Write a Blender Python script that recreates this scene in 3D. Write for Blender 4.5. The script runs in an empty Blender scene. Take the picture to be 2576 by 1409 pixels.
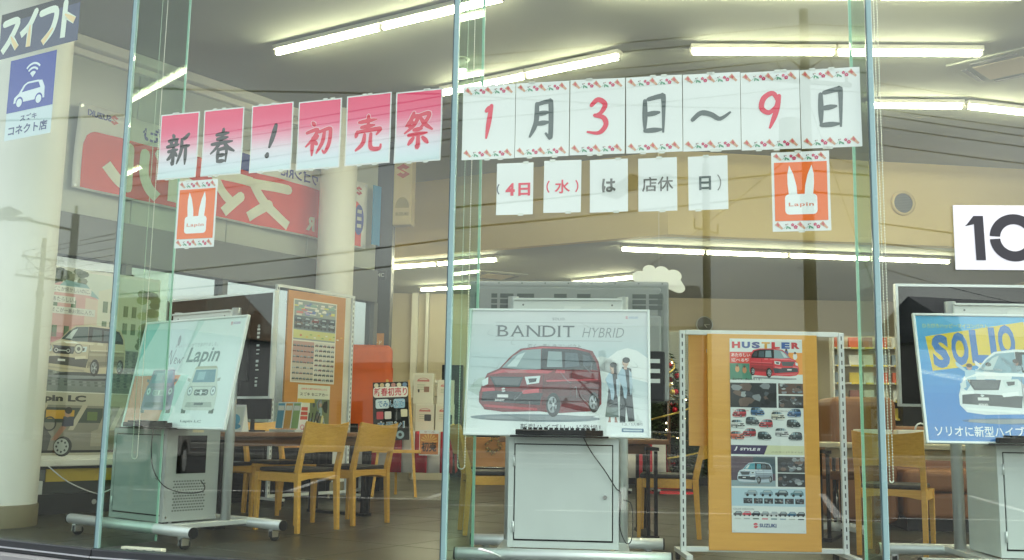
import bpy, bmesh, math, random
from mathutils import Vector, Matrix
from mathutils.geometry import tessellate_polygon
random.seed(7)
R = math.radians
scene = bpy.context.scene
COL = scene.collection

# ------------------------------------------------------------------ camera
CAM_Z = 0.80                       # eye height over the showroom floor (floor z = 0)
FPX, CX, CY = 2580.0, 1288.0, 704.5
PITCH, ROLL = math.atan(2580 / 18100), 0.0172
_f = Vector((0, math.cos(PITCH), math.sin(PITCH)))
_u0 = Vector((0, -math.sin(PITCH), math.cos(PITCH)))
_r0 = Vector((1, 0, 0))
_r = _r0 * math.cos(ROLL) + _u0 * math.sin(ROLL)
_u = _u0 * math.cos(ROLL) - _r0 * math.sin(ROLL)
cam_d = bpy.data.cameras.new('camera')
cam = bpy.data.objects.new('camera', cam_d)
COL.objects.link(cam)
cam_d.sensor_fit = 'HORIZONTAL'
cam_d.sensor_width = 36
cam_d.lens = 36 * FPX / 2576
cam_d.clip_start = 0.05
cam_d.clip_end = 2000
m3 = Matrix((_r, _u, -_f)).transposed()
cam.matrix_world = Matrix.Translation((0, 0, CAM_Z)) @ m3.to_4x4()
scene.camera = cam

# ------------------------------------------------------------------ sky, sun, exposure
SUN_EL, SUN_AZ = R(48), R(95)     # thin overcast, sun high to the right
world = bpy.data.worlds.new('World')
scene.world = world
world.use_nodes = True
nt = world.node_tree
nt.nodes.clear()
out = nt.nodes.new('ShaderNodeOutputWorld')
bg = nt.nodes.new('ShaderNodeBackground')
sky = nt.nodes.new('ShaderNodeTexSky')
sky.sky_type = 'NISHITA'
sky.sun_disc = False
sky.sun_elevation = SUN_EL
sky.sun_rotation = SUN_AZ
sky.dust_density = 4.0
sky.air_density = 1.2
hs = nt.nodes.new('ShaderNodeHueSaturation')
hs.inputs['Saturation'].default_value = 0.30
hs.inputs['Value'].default_value = 1.0
tc = nt.nodes.new('ShaderNodeTexCoord')
mp = nt.nodes.new('ShaderNodeMapping')
mp.inputs['Scale'].default_value = (1.2, 1.2, 4.0)
nz = nt.nodes.new('ShaderNodeTexNoise')
nz.inputs['Scale'].default_value = 2.2
nz.inputs['Detail'].default_value = 7
cr = nt.nodes.new('ShaderNodeMapRange')
cr.inputs['From Min'].default_value = 0.35
cr.inputs['From Max'].default_value = 0.70
cr.inputs['To Min'].default_value = 0.80
cr.inputs['To Max'].default_value = 1.30
mu = nt.nodes.new('ShaderNodeVectorMath')
mu.operation = 'SCALE'
nt.links.new(tc.outputs['Generated'], mp.inputs[0])
nt.links.new(mp.outputs[0], nz.inputs['Vector'])
nt.links.new(nz.outputs['Fac'], cr.inputs['Value'])
nt.links.new(sky.outputs[0], hs.inputs['Color'])
nt.links.new(hs.outputs[0], mu.inputs[0])
nt.links.new(cr.outputs[0], mu.inputs['Scale'])
nt.links.new(mu.outputs[0], bg.inputs[0])
nt.links.new(bg.outputs[0], out.inputs[0])
bg.inputs[1].default_value = 0.15

sun_d = bpy.data.lights.new('sun', 'SUN')
sun_d.energy = 1.2
sun_d.angle = R(14)
sun_d.color = (1.0, 0.96, 0.9)
sun = bpy.data.objects.new('sun', sun_d)
COL.objects.link(sun)
_sd = Vector((math.sin(SUN_AZ) * math.cos(SUN_EL), math.cos(SUN_AZ) * math.cos(SUN_EL), math.sin(SUN_EL)))
sun.rotation_euler = (-_sd).to_track_quat('-Z', 'Y').to_euler()

scene.view_settings.view_transform = 'Standard'
scene.view_settings.look = 'None'
scene.view_settings.gamma = 1.0
scene.view_settings.exposure = 1.76
scene.view_settings.use_curve_mapping = False
scene.cycles.use_denoising = True
try:
    scene.cycles.denoiser = 'OPENIMAGEDENOISE'
except Exception:
    pass
scene.cycles.max_bounces = 10
scene.cycles.diffuse_bounces = 4
scene.cycles.glossy_bounces = 4
scene.cycles.transparent_max_bounces = 40
scene.cycles.sample_clamp_indirect = 6
TUBE_POWER = 17.0                  # radiance of the fluorescent tubes

# ------------------------------------------------------------------ measuring helpers
def ray(x, y):
    return _f + _r * ((x - CX) / FPX) - _u * ((y - CY) / FPX)
def PZ(x, y, z=0.0):               # where a sight line meets the level z
    d = ray(x, y); t = (z - CAM_Z) / d.z
    return Vector((d.x * t, d.y * t, z))
def PY(x, y, Y):                   # where it meets the plane y = Y
    d = ray(x, y); t = Y / d.y
    return Vector((d.x * t, Y, CAM_Z + d.z * t))
def PW(x, y, p0, ang):             # where it meets a vertical plane through p0 running ang deg right of +Y
    a = R(ang); n = Vector((math.cos(a), -math.sin(a), 0)); d = ray(x, y)
    t = (n.x * p0[0] + n.y * p0[1]) / (n.dot(d))
    return Vector((d.x * t, d.y * t, CAM_Z + d.z * t))

# ------------------------------------------------------------------ materials
MATS = {}
def mat(name, col=(.5, .5, .5), rough=.6, metal=0., var=.08, scale=6., bump=0., bscale=80., coat=0., emit=None, estr=0., trans=0., spec=.5):
    if name in MATS: return MATS[name]
    m = bpy.data.materials.new(name); m.use_nodes = True
    t = m.node_tree; b = t.nodes['Principled BSDF']
    b.inputs['Roughness'].default_value = rough
    b.inputs['Metallic'].default_value = metal
    b.inputs['Coat Weight'].default_value = coat
    b.inputs['Specular IOR Level'].default_value = spec
    b.inputs['Base Color'].default_value = (*col, 1)
    if var > 0:
        co = t.nodes.new('ShaderNodeTexCoord')
        n = t.nodes.new('ShaderNodeTexNoise'); n.inputs['Scale'].default_value = scale; n.inputs['Detail'].default_value = 5
        r = t.nodes.new('ShaderNodeMix'); r.data_type = 'RGBA'
        r.inputs[6].default_value = (*[min(1, c * (1 - var)) for c in col], 1)
        r.inputs[7].default_value = (*[min(1, c * (1 + var)) for c in col], 1)
        t.links.new(co.outputs['Object'], n.inputs['Vector'])
        t.links.new(n.outputs['Fac'], r.inputs[0])
        t.links.new(r.outputs[2], b.inputs['Base Color'])
        rr = t.nodes.new('ShaderNodeMapRange')
        rr.inputs['To Min'].default_value = max(0.02, rough - .08); rr.inputs['To Max'].default_value = min(1, rough + .1)
        t.links.new(n.outputs['Fac'], rr.inputs['Value']); t.links.new(rr.outputs[0], b.inputs['Roughness'])
    if bump > 0:
        co = t.nodes.new('ShaderNodeTexCoord')
        n = t.nodes.new('ShaderNodeTexNoise'); n.inputs['Scale'].default_value = bscale; n.inputs['Detail'].default_value = 6
        bm = t.nodes.new('ShaderNodeBump'); bm.inputs['Strength'].default_value = bump; bm.inputs['Distance'].default_value = .01
        t.links.new(co.outputs['Object'], n.inputs['Vector'])
        t.links.new(n.outputs['Fac'], bm.inputs['Height']); t.links.new(bm.outputs[0], b.inputs['Normal'])
    if emit:
        b.inputs['Emission Color'].default_value = (*emit, 1); b.inputs['Emission Strength'].default_value = estr
    MATS[name] = m
    return m
def wood(name, c1, c2, rough=.45, axis_scale=(2, 30, 30)):
    if name in MATS: return MATS[name]
    m = bpy.data.materials.new(name); m.use_nodes = True
    t = m.node_tree; b = t.nodes['Principled BSDF']; b.inputs['Roughness'].default_value = rough
    co = t.nodes.new('ShaderNodeTexCoord'); mp = t.nodes.new('ShaderNodeMapping'); mp.inputs['Scale'].default_value = axis_scale
    n = t.nodes.new('ShaderNodeTexNoise'); n.inputs['Scale'].default_value = 3; n.inputs['Detail'].default_value = 8; n.inputs['Distortion'].default_value = .6
    r = t.nodes.new('ShaderNodeValToRGB')
    r.color_ramp.elements[0].color = (*c1, 1); r.color_ramp.elements[1].color = (*c2, 1)
    r.color_ramp.elements[0].position = .3; r.color_ramp.elements[1].position = .7
    t.links.new(co.outputs['Object'], mp.inputs[0]); t.links.new(mp.outputs[0], n.inputs['Vector'])
    t.links.new(n.outputs['Fac'], r.inputs[0]); t.links.new(r.outputs[0], b.inputs['Base Color'])
    MATS[name] = m
    return m
def glass_mat(name, tint, base, edge, gloss=(1, 1, 1)):
    m = bpy.data.materials.new(name); m.use_nodes = True
    t = m.node_tree; t.nodes.clear()
    o = t.nodes.new('ShaderNodeOutputMaterial'); mx = t.nodes.new('ShaderNodeMixShader')
    tr = t.nodes.new('ShaderNodeBsdfTransparent'); tr.inputs[0].default_value = (*tint, 1)
    gl = t.nodes.new('ShaderNodeBsdfGlossy'); gl.inputs['Roughness'].default_value = 0.0; gl.inputs[0].default_value = (*gloss, 1)
    lw = t.nodes.new('ShaderNodeLayerWeight'); lw.inputs[0].default_value = .5
    pw = t.nodes.new('ShaderNodeMath'); pw.operation = 'POWER'; pw.inputs[1].default_value = 4
    ma = t.nodes.new('ShaderNodeMath'); ma.operation = 'MULTIPLY_ADD'; ma.inputs[1].default_value = edge; ma.inputs[2].default_value = base
    t.links.new(lw.outputs['Facing'], pw.inputs[0]); t.links.new(pw.outputs[0], ma.inputs[0])
    t.links.new(ma.outputs[0], mx.inputs[0]); t.links.new(tr.outputs[0], mx.inputs[1]); t.links.new(gl.outputs[0], mx.inputs[2])
    t.links.new(mx.outputs[0], o.inputs[0])
    MATS[name] = m
    return m
def print_mat(name, rough, coat=0.):
    m = bpy.data.materials.new(name); m.use_nodes = True
    t = m.node_tree; b = t.nodes['Principled BSDF']; b.inputs['Roughness'].default_value = rough; b.inputs['Coat Weight'].default_value = coat
    a = t.nodes.new('ShaderNodeAttribute'); a.attribute_name = 'ink'
    t.links.new(a.outputs['Color'], b.inputs['Base Color'])
    MATS[name] = m
    return m
PRINT = print_mat('printed_ink', .55)
PRINTG = print_mat('printed_ink_gloss', .3)

# ------------------------------------------------------------------ mesh builder
class MB:
    def __init__(s): s.v = []; s.f = []; s.sm = []
    def add(s, vs, fs, sm=False):
        o = len(s.v); s.v += [Vector(p) for p in vs]; s.f += [tuple(i + o for i in f) for f in fs]
        s.sm += ([sm] * len(fs)) if isinstance(sm, bool) else list(sm); return s
    def box(s, c, d, M=None):
        x, y, z = d[0] / 2, d[1] / 2, d[2] / 2; c = Vector(c)
        vs = [Vector((i * x, j * y, k * z)) for k in (-1, 1) for j in (-1, 1) for i in (-1, 1)]
        vs = [(M @ p if M else p) + c for p in vs]
        return s.add(vs, [(0, 2, 3, 1), (4, 5, 7, 6), (0, 1, 5, 4), (2, 6, 7, 3), (0, 4, 6, 2), (1, 3, 7, 5)])
    def span(s, a, b):
        a, b = Vector(a), Vector(b)
        return s.box((a + b) / 2, [abs(q) for q in (b - a)])
    def cyl(s, a, b, r, n=16, r2=None, caps=True):
        a, b = Vector(a), Vector(b); r2 = r if r2 is None else r2
        d = (b - a).normalized(); x = d.orthogonal().normalized(); y = d.cross(x)
        vs = [p + (x * math.cos(6.28319 * i / n) + y * math.sin(6.28319 * i / n)) * q for p, q in ((a, r), (b, r2)) for i in range(n)]
        fs = [(i, (i + 1) % n, n + (i + 1) % n, n + i) for i in range(n)]; sm = [True] * n
        if caps: fs += [tuple(range(n - 1, -1, -1)), tuple(range(n, 2 * n))]; sm += [False, False]
        return s.add(vs, fs, sm)
    def beam(s, a, b, s0, s1=None, side=(1, 0, 0)):   # square section, tapered
        a, b = Vector(a), Vector(b); s1 = s1 or s0
        d = (b - a).normalized(); x = Vector(side); x = (x - d * x.dot(d)).normalized(); y = d.cross(x)
        vs = [p + x * (i * q[0] / 2) + y * (j * q[1] / 2) for p, q in ((a, s0), (b, s1)) for i, j in ((-1, -1), (1, -1), (1, 1), (-1, 1))]
        return s.add(vs, [(3, 2, 1, 0), (4, 5, 6, 7), (0, 1, 5, 4), (1, 2, 6, 5), (2, 3, 7, 6), (3, 0, 4, 7)])
    def tube(s, pts, r, n=8):
        pts = [Vector(p) for p in pts]; N = len(pts); vs = []; x = None
        for k, p in enumerate(pts):
            d = (pts[min(k + 1, N - 1)] - pts[max(k - 1, 0)]).normalized()
            x = d.orthogonal().normalized() if x is None else (x - d * x.dot(d)).normalized()
            y = d.cross(x)
            rr = r[k] if isinstance(r, (list, tuple)) else r
            vs += [p + (x * math.cos(6.28319 * i / n) + y * math.sin(6.28319 * i / n)) * rr for i in range(n)]
        fs = [(k * n + i, k * n + (i + 1) % n, (k + 1) * n + (i + 1) % n, (k + 1) * n + i) for k in range(N - 1) for i in range(n)]
        sm = [True] * len(fs)
        fs += [tuple(range(n - 1, -1, -1)), tuple(range((N - 1) * n, N * n))]; sm += [False, False]
        return s.add(vs, fs, sm)
    def prism(s, poly, z0, z1, M=None):    # poly in XY, extruded along Z
        n = len(poly)
        vs = [Vector((p[0], p[1], z)) for z in (z0, z1) for p in poly]
        if M: vs = [M @ q for q in vs]
        tri = [tuple(t) for t in tessellate_polygon([[Vector((p[0], p[1], 0)) for p in poly]])]
        fs = [t[::-1] for t in tri] + [tuple(i + n for i in t) for t in tri] + [(i, (i + 1) % n, n + (i + 1) % n, n + i) for i in range(n)]
        return s.add(vs, fs)
    def lathe(s, prof, c=(0, 0, 0), n=24, M=None):   # prof: (r, z)
        c = Vector(c)
        vs = [Vector((r * math.cos(6.28319 * i / n), r * math.sin(6.28319 * i / n), z)) for r, z in prof for i in range(n)]
        vs = [(M @ p if M else p) + c for p in vs]
        fs = [(k * n + i, k * n + (i + 1) % n, (k + 1) * n + (i + 1) % n, (k + 1) * n + i) for k in range(len(prof) - 1) for i in range(n)]
        return s.add(vs, fs, True)
    def sphere(s, c, r, n=10, m=6, sc=(1, 1, 1)):
        c = Vector(c)
        vs = [c + Vector((0, 0, -r * sc[2]))] + [c + Vector((r * sc[0] * math.sin(math.pi * k / m) * math.cos(6.28319 * i / n), r * sc[1] * math.sin(math.pi * k / m) * math.sin(6.28319 * i / n), -r * sc[2] * math.cos(math.pi * k / m))) for k in range(1, m) for i in range(n)] + [c + Vector((0, 0, r * sc[2]))]
        L = len(vs) - 1
        fs = [(0, 1 + (i + 1) % n, 1 + i) for i in range(n)]
        fs += [(1 + k * n + i, 1 + k * n + (i + 1) % n, 1 + (k + 1) * n + (i + 1) % n, 1 + (k + 1) * n + i) for k in range(m - 2) for i in range(n)]
        fs += [(1 + (m - 2) * n + i, 1 + (m - 2) * n + (i + 1) % n, L) for i in range(n)]
        return s.add(vs, fs, True)
    def build(s, name, mt, parent=None, bevel=0., loc=None, rot=None, seg=2):
        me = bpy.data.meshes.new(name); me.from_pydata(s.v, [], s.f)
        me.polygons.foreach_set('use_smooth', s.sm); me.update()
        o = bpy.data.objects.new(name, me); COL.objects.link(o)
        me.materials.append(MATS[mt] if isinstance(mt, str) else mt)
        if parent: o.parent = parent
        if loc: o.location = loc
        if rot: o.rotation_euler = rot
        if bevel:
            b = o.modifiers.new('bevel', 'BEVEL'); b.width = bevel; b.segments = seg; b.limit_method = 'ANGLE'; b.angle_limit = R(40)
        return o
def tag(o, label, cat, group=None):
    o['label'] = label; o['category'] = cat
    if group: o['group'] = group
    return o
def struct(o): o['kind'] = 'structure'; return o
def thing(name, label, cat, loc=(0, 0, 0), rz=0., group=None):
    o = bpy.data.objects.new(name, None); COL.objects.link(o); o.empty_display_size = .1
    o.location = loc; o.rotation_euler = (0, 0, rz)
    return tag(o, label, cat, group)
def copy_tree(o, parent=None):
    c = o.copy(); COL.objects.link(c)
    if parent: c.parent = parent
    for ch in o.children: copy_tree(ch, c)
    return c
def rot_yaw(deg):                 # heading: 0 faces the camera (-Y); positive turns counter-clockwise from above
    return R(deg)

# ------------------------------------------------------------------ flat print (ink shapes on a sheet)
_fc = {}
def glyphs(body, bold=0., shear=0., spacing=1.):
    k = (body, bold, shear, spacing)
    if k in _fc: return _fc[k]
    cu = bpy.data.curves.new('t', 'FONT'); cu.body = body; cu.size = 1; cu.offset = bold; cu.shear = shear; cu.space_character = spacing
    cu.resolution_u = 3
    o = bpy.data.objects.new('t', cu); COL.objects.link(o)
    bpy.context.view_layer.update()
    me = bpy.data.meshes.new_from_object(o.evaluated_get(bpy.context.evaluated_depsgraph_get()))
    vs = [(v.co.x, v.co.y) for v in me.vertices]; fs = [tuple(p.vertices) for p in me.polygons]
    bpy.data.objects.remove(o); bpy.data.curves.remove(cu); bpy.data.meshes.remove(me)
    _fc[k] = (vs, fs)
    return _fc[k]
def srgb(h):
    if isinstance(h, str):
        c = [int(h[i:i + 2], 16) / 255 for i in (0, 2, 4)]
        return tuple(x / 12.92 if x <= .04045 else ((x + .055) / 1.055) ** 2.4 for x in c)
    return h
class Art:
    STEP = .0004
    def __init__(s): s.v = []; s.f = []; s.c = []
    def raw(s, vs, fs, col, l):
        o = len(s.v); col = srgb(col)
        s.v += [(p[0], p[1], .0006 + l * s.STEP) for p in vs]; s.f += [tuple(i + o for i in f) for f in fs]; s.c += [col] * len(fs); return s
    def poly(s, pts, col, l=1):
        tri = tessellate_polygon([[Vector((p[0], p[1], 0)) for p in pts]])
        return s.raw(pts, [tuple(t) for t in tri], col, l)
    def rect(s, x0, y0, x1, y1, col, l=1): return s.raw([(x0, y0), (x1, y0), (x1, y1), (x0, y1)], [(0, 1, 2, 3)], col, l)
    def rrect(s, x0, y0, x1, y1, r, col, l=1):
        pts = []
        for cx, cy, a in ((x1 - r, y1 - r, 0), (x0 + r, y1 - r, 90), (x0 + r, y0 + r, 180), (x1 - r, y0 + r, 270)):
            pts += [(cx + r * math.cos(R(a + t)), cy + r * math.sin(R(a + t))) for t in (0, 30, 60, 90)]
        return s.poly(pts, col, l)
    def ell(s, cx, cy, rx, ry, col, l=1, n=20, a0=0, a1=360):
        k = n if a1 - a0 >= 360 else n + 1
        pts = [(cx + rx * math.cos(R(a0 + (a1 - a0) * i / n)), cy + ry * math.sin(R(a0 + (a1 - a0) * i / n))) for i in range(k)]
        return s.raw(pts, [tuple(range(len(pts)))], col, l)
    def ring(s, cx, cy, r0, r1, col, l=1, a0=0, a1=360, n=28, sy=1.):
        pts = [(cx + q * math.cos(R(a0 + (a1 - a0) * i / n)), cy + q * sy * math.sin(R(a0 + (a1 - a0) * i / n))) for q in (r0, r1) for i in range(n + 1)]
        return s.raw(pts, [(i, i + 1, n + 2 + i, n + 1 + i) for i in range(n)], col, l)
    def grad(s, x0, y0, x1, y1, cols, l=1, n=14):     # vertical ink gradient, bottom to top
        cs = [srgb(c) for c in cols]
        for i in range(n):
            t = (i + .5) / n * (len(cs) - 1); k = min(int(t), len(cs) - 2); t -= k
            s.rect(x0, y0 + (y1 - y0) * i / n, x1, y0 + (y1 - y0) * (i + 1) / n, tuple(a * (1 - t) + b * t for a, b in zip(cs[k], cs[k + 1])), l)
        return s
    def text(s, body, x, y, w=None, h=None, col='000000', l=2, bold=0., shear=0., spacing=1., align='L', grow=None):
        vs, fs = glyphs(body, bold, shear, spacing)
        if not vs: return s
        xs = [p[0] for p in vs]; ys = [p[1] for p in vs]; gw = max(xs) - min(xs); gh = max(ys) - min(ys)
        if w and h: kx, ky = w / gw, h / gh
        elif w: kx = ky = w / gw
        else: kx = ky = h / gh
        x0 = x - (gw * kx / 2 if align == 'C' else 0)
        return s.raw([(x0 + (p[0] - min(xs)) * kx, y + (p[1] - min(ys)) * ky) for p in vs], fs, col, l)
    def brush(s, pts, w, x, y, sx, sy, col, l=2, prof=(.75, 1.0, .9, .35)):
        P = [Vector((p[0] * sx + x, p[1] * sy + y, 0)) for p in pts]
        if len(P) > 2:
            Q = []
            for i in range(len(P) - 1):
                p0, p1, p2, p3 = P[max(i - 1, 0)], P[i], P[i + 1], P[min(i + 2, len(P) - 1)]
                for k in range(6):
                    t = k / 6
                    Q.append(.5 * ((2 * p1) + (p2 - p0) * t + (2 * p0 - 5 * p1 + 4 * p2 - p3) * t * t + (3 * p1 - p0 - 3 * p2 + p3) * t ** 3))
            P = Q + [P[-1]]
        else: P = [P[0].lerp(P[1], i / 5) for i in range(6)]
        n = len(P); A = []; B = []
        for i in range(n):
            d = (P[min(i + 1, n - 1)] - P[max(i - 1, 0)]).normalized(); q = Vector((-d.y, d.x, 0))
            t = i / (n - 1) * (len(prof) - 1); k = min(int(t), len(prof) - 2); ww = w * (prof[k] + (prof[k + 1] - prof[k]) * (t - k)) / 2
            A.append(P[i] + q * ww); B.append(P[i] - q * ww)
        s.raw([(p.x, p.y) for p in A + B], [(i, n + i, n + i + 1, i + 1) for i in range(n - 1)], col, l)
        s.ell(P[0].x, P[0].y, w * prof[0] / 2, w * prof[0] / 2, col, l + .25, 8)
        return s
    def line(s, pts, w, col, l=2): return s.brush(pts, w, 0, 0, 1, 1, col, l, (1, 1))
    def build(s, name, parent, M=None, mt=None):
        me = bpy.data.meshes.new(name); me.from_pydata(s.v, [], s.f)
        # make every ink face look the same way (+Z)
        a = me.color_attributes.new('ink', 'FLOAT_COLOR', 'CORNER')
        buf = []
        for p, c in zip(me.polygons, s.c): buf += [c[0], c[1], c[2], 1.0] * p.loop_total
        a.data.foreach_set('color', buf)
        me.materials.append(mt or PRINT); me.update()
        o = bpy.data.objects.new(name, me); COL.objects.link(o); o.parent = parent
        if M: o.matrix_local = M
        return o
def frame_xz(off=0., x0=0., z0=0.):      # sheet coordinates (x right, y up) -> local X, Z, facing -Y
    return Matrix(((1, 0, 0, x0), (0, 0, -1, off), (0, 1, 0, z0), (0, 0, 0, 1)))

# ================================================================== materials used everywhere
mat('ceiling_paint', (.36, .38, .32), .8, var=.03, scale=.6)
mat('cream_paint', (.57, .465, .25), .75, var=.03, scale=1.)
mat('wall_paint', (.62, .55, .41), .75, var=.03, scale=1.)
mat('grey_panel', (.44, .47, .42), .35, var=.04, scale=1.)
mat('white_paint', (.78, .77, .70), .5, var=.02)
mat('dark_frame', (.03, .034, .036), .4, var=.1)
mat('grey_frame', (.16, .17, .17), .45, var=.05)
mat('floor_tile', (.047, .046, .034), .32, var=.25, scale=1.7, bump=.05, bscale=150)
mat('grout', (.50, .47, .40), .8, var=.1)
mat('asphalt', (.045, .046, .048), .9, var=.25, scale=.8, bump=.4, bscale=60)
mat('concrete', (.32, .32, .30), .85, var=.12, scale=2., bump=.2)
mat('road_paint', (.72, .72, .70), .7, var=.15, scale=9)
mat('joint_teal', (.26, .42, .40), .25, var=.05)
mat('glass_edge', (.50, .72, .62), .3, var=.03, emit=None)
mat('white_paper', (.80, .82, .81), .6, var=.015, scale=3)
mat('clear_tape', (.7, .72, .66), .15, var=0)
mat('silver', (.66, .69, .69), .30, .45, var=.04)
mat('white_metal', (.70, .73, .72), .35, .1, var=.03)
mat('chrome', (.8, .8, .8), .12, 1., var=0)
mat('black_plastic', (.008, .008, .009), .45, var=.1, spec=.25)
mat('black_gloss', (.006, .007, .008), .10, var=0, spec=.12)
mat('rubber', (.02, .02, .02), .7, var=.1)
mat('bead', (.85, .85, .72), .35, var=0)
wood('chair_wood', (.70, .36, .055), (.82, .46, .085), .35)
wood('table_wood', (.16, .072, .032), (.24, .115, .052), .35)
wood('board_wood', (.72, .36, .065), (.77, .40, .08), .55, (1, 1, 14))
wood('brown_board', (.52, .22, .05), (.56, .245, .06), .5, (1, 1, 14))
mat('tube_lit', (.9, .9, .85), .5, var=0, emit=(1.0, .95, .66), estr=TUBE_POWER)
mat('seat_black', (.014, .013, .013), .45, var=.15, scale=20)
mat('orange_fabric', (.75, .13, .02), .7, var=.12, scale=8, bump=.15, bscale=200)
mat('orange_leather', (.24, .09, .025), .5, var=.12, scale=5, bump=.1, bscale=120)
PANE = glass_mat('facade_glass', (.955, .985, .955), .040, .22, (.98, 1, .95))
FIN = glass_mat('fin_glass', (.80, .91, .85), .03, .10, (.9, 1, .95))
WIN = glass_mat('window_glass', (.62, .66, .64), .04, .3)

# ================================================================== ground outside
MB().box((0, 0, -.30), (900, 900, .30)).build('ground', 'asphalt')['kind'] = 'structure'
ROAD_A = math.atan2(-16, 44)
def road_frame(name, *_):
    pass
road_rot = Matrix.Rotation(ROAD_A, 3, 'Z')
def along(s, w, z): # s metres along the road from the big pole, w metres towards the viewer side (+) or away (-)
    p = road_rot @ Vector((s, w, 0)) + Vector((-1.1, -13.2, 0))
    return Vector((p.x, p.y, z))
mk = MB()
M = road_rot.to_4x4(); M.translation = Vector((-1.1, -13.2, 0))
mat('road_asphalt', (.055, .056, .058), .85, var=.2, scale=.6, bump=.3, bscale=50)
b = MB(); b.box((0, 0, 0), (500, 7.0, .004)); o = b.build('road', 'road_asphalt'); o.matrix_world = M @ Matrix.Translation((0, -4.6, -.146)); struct(o)
b = MB()
for s in range(-24, 25): b.box((s * 10, 0, 0), (5, .15, .004))
c = b.build('lane_marking', 'road_paint'); c.parent = o; c.location = (0, 0, .004)
for w in (3.1, -3.1): c = MB().box((0, 0, 0), (500, .15, .004)).build('edge_line', 'road_paint', o, loc=(0, w, .0041))
b = MB(); b.box((0, 0, 0), (500, 2.0, .14)); k = b.build('pavement', 'concrete'); k.matrix_world = M @ Matrix.Translation((0, -9.4, -.085)); struct(k)
b = MB(); b.box((0, 0, 0), (500, .18, .12)); k = b.build('kerb', 'concrete', bevel=.02); k.matrix_world = M @ Matrix.Translation((0, -.75, -.10)); struct(k)
# parking bay lines in the forecourt
for i, (x, y) in enumerate(((-9.8, -1.2), (-7.4, -2.0), (-4.9, -2.8), (-2.3, -3.4), (.4, -3.9), (3.0, -4.2), (5.6, -4.3))):
    a = R(42 - 8 * i)
    o = MB().box((0, 0, 0), (.10, 4.6, .004)).build('bay_line', 'road_paint', loc=(x, y, -.148), rot=(0, 0, -a)); struct(o)
    o = MB().box((0, 0, 0), (2.4, .10, .004)).build('bay_line', 'road_paint', loc=(x + 1.0, y + 2.4, -.144), rot=(0, 0, -a - .08)); struct(o)

# ================================================================== building shell
J = [(-5.155, 8.05), (-4.41, 7.455), (-2.47, 6.35), (-.335, 5.56), (1.832, 5.09), (4.06, 4.96), (6.28, 5.17), (8.44, 5.72)]
J = [Vector((x, y, 0)) for x, y in J]
HC, LC = 4.40, 3.30          # high ceiling, low ceiling
WL0, WLA = (-4.5, 8.95), 36   # left glazed wall
WL_END = Vector((-1.72, 12.78, 0)); BACK_L = Vector((-2.5, 19.6, 0)); BACK_R = Vector((8.44, 19.6, 0))
room = J + [BACK_R, BACK_L, WL_END]
def poly_slab(name, pts, z0, z1, m):
    return MB().prism([(p.x, p.y) for p in pts], z0, z1).build(name, m)
def shrink(pts, k=.0): return pts
fl = poly_slab('floor', room, -.14, -.0018, 'grout'); struct(fl)
far_pts = [Vector((-1.75, 13.0, 0)), Vector((8.4, 13.0, 0)), Vector((8.4, 19.55, 0)), Vector((-2.45, 19.55, 0))]
MB().prism([(p.x, p.y) for p in far_pts], -.010, 0).build('far_flooring', 'floor_tile', fl)
# tiles
def clip(poly, n, c):
    outp = []
    for i in range(len(poly)):
        a, b = poly[i], poly[(i + 1) % len(poly)]
        da, db = a.dot(n) - c, b.dot(n) - c
        if da >= 0: outp.append(a)
        if da * db < 0: outp.append(a + (b - a) * (da / (da - db)))
    return outp
planes = []
for i in range(len(J) - 1):
    t = (J[i + 1] - J[i]).normalized(); n = Vector((-t.y, t.x, 0)); planes.append((n, n.dot(J[i]) + .05))
planes.append((Vector((0, -1, 0)), -12.998)); planes.append((Vector((-1, 0, 0)), -8.40))
wt = Vector((math.sin(R(WLA)), math.cos(R(WLA)), 0)); wn = Vector((wt.y, -wt.x, 0)); planes.append((wn, wn.dot(Vector((*WL0, 0))) + .02))
TS = .90; ta = R(-33)
ex = Vector((math.cos(ta), math.sin(ta), 0)); ey = Vector((-math.sin(ta), math.cos(ta), 0))
shared = None
for i in range(-16, 17):
    for j in range(-4, 24):
        o0 = Vector((-.72, 7.02, 0)) + ex * (i * TS) + ey * (j * TS); g = .0050
        q = [o0 + ex * g + ey * g, o0 + ex * (TS - g) + ey * g, o0 + ex * (TS - g) + ey * (TS - g), o0 + ex * g + ey * (TS - g)]
        p = q
        for n, c in planes:
            p = clip(p, n, c)
            if len(p) < 3: break
        if len(p) < 3: continue
        cx = sum((v for v in p), Vector()) / len(p)
        if abs(cx.x) > cx.y * .62 + .6: 
            pass
        t = MB().prism([(v.x - cx.x, v.y - cx.y) for v in p], -.010, random.uniform(-.0006, 0)).build('tile', 'floor_tile', fl)
        t.location = (cx.x, cx.y, 0)
bulk = [Vector((-2.1, 15.43, 0)), Vector((2.0, 13.0, 0)), Vector((8.44, 13.85, 0))]
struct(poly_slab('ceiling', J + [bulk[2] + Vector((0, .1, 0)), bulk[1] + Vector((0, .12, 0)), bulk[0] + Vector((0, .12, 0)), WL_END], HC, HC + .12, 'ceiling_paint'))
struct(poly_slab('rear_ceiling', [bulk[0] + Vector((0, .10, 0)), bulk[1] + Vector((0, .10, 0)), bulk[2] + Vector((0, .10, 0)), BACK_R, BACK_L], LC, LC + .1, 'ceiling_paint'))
b = MB(); off = Vector((0, .14, 0))
b.prism([(p.x, p.y) for p in bulk] + [((p + off).x, (p + off).y) for p in bulk[::-1]], LC - .02, HC - .001)
struct(b.build('bulkhead', 'cream_paint'))
# roof
struct(poly_slab('roof', J + [BACK_R, BACK_L], HC + .5, HC + .7, 'concrete'))
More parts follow.
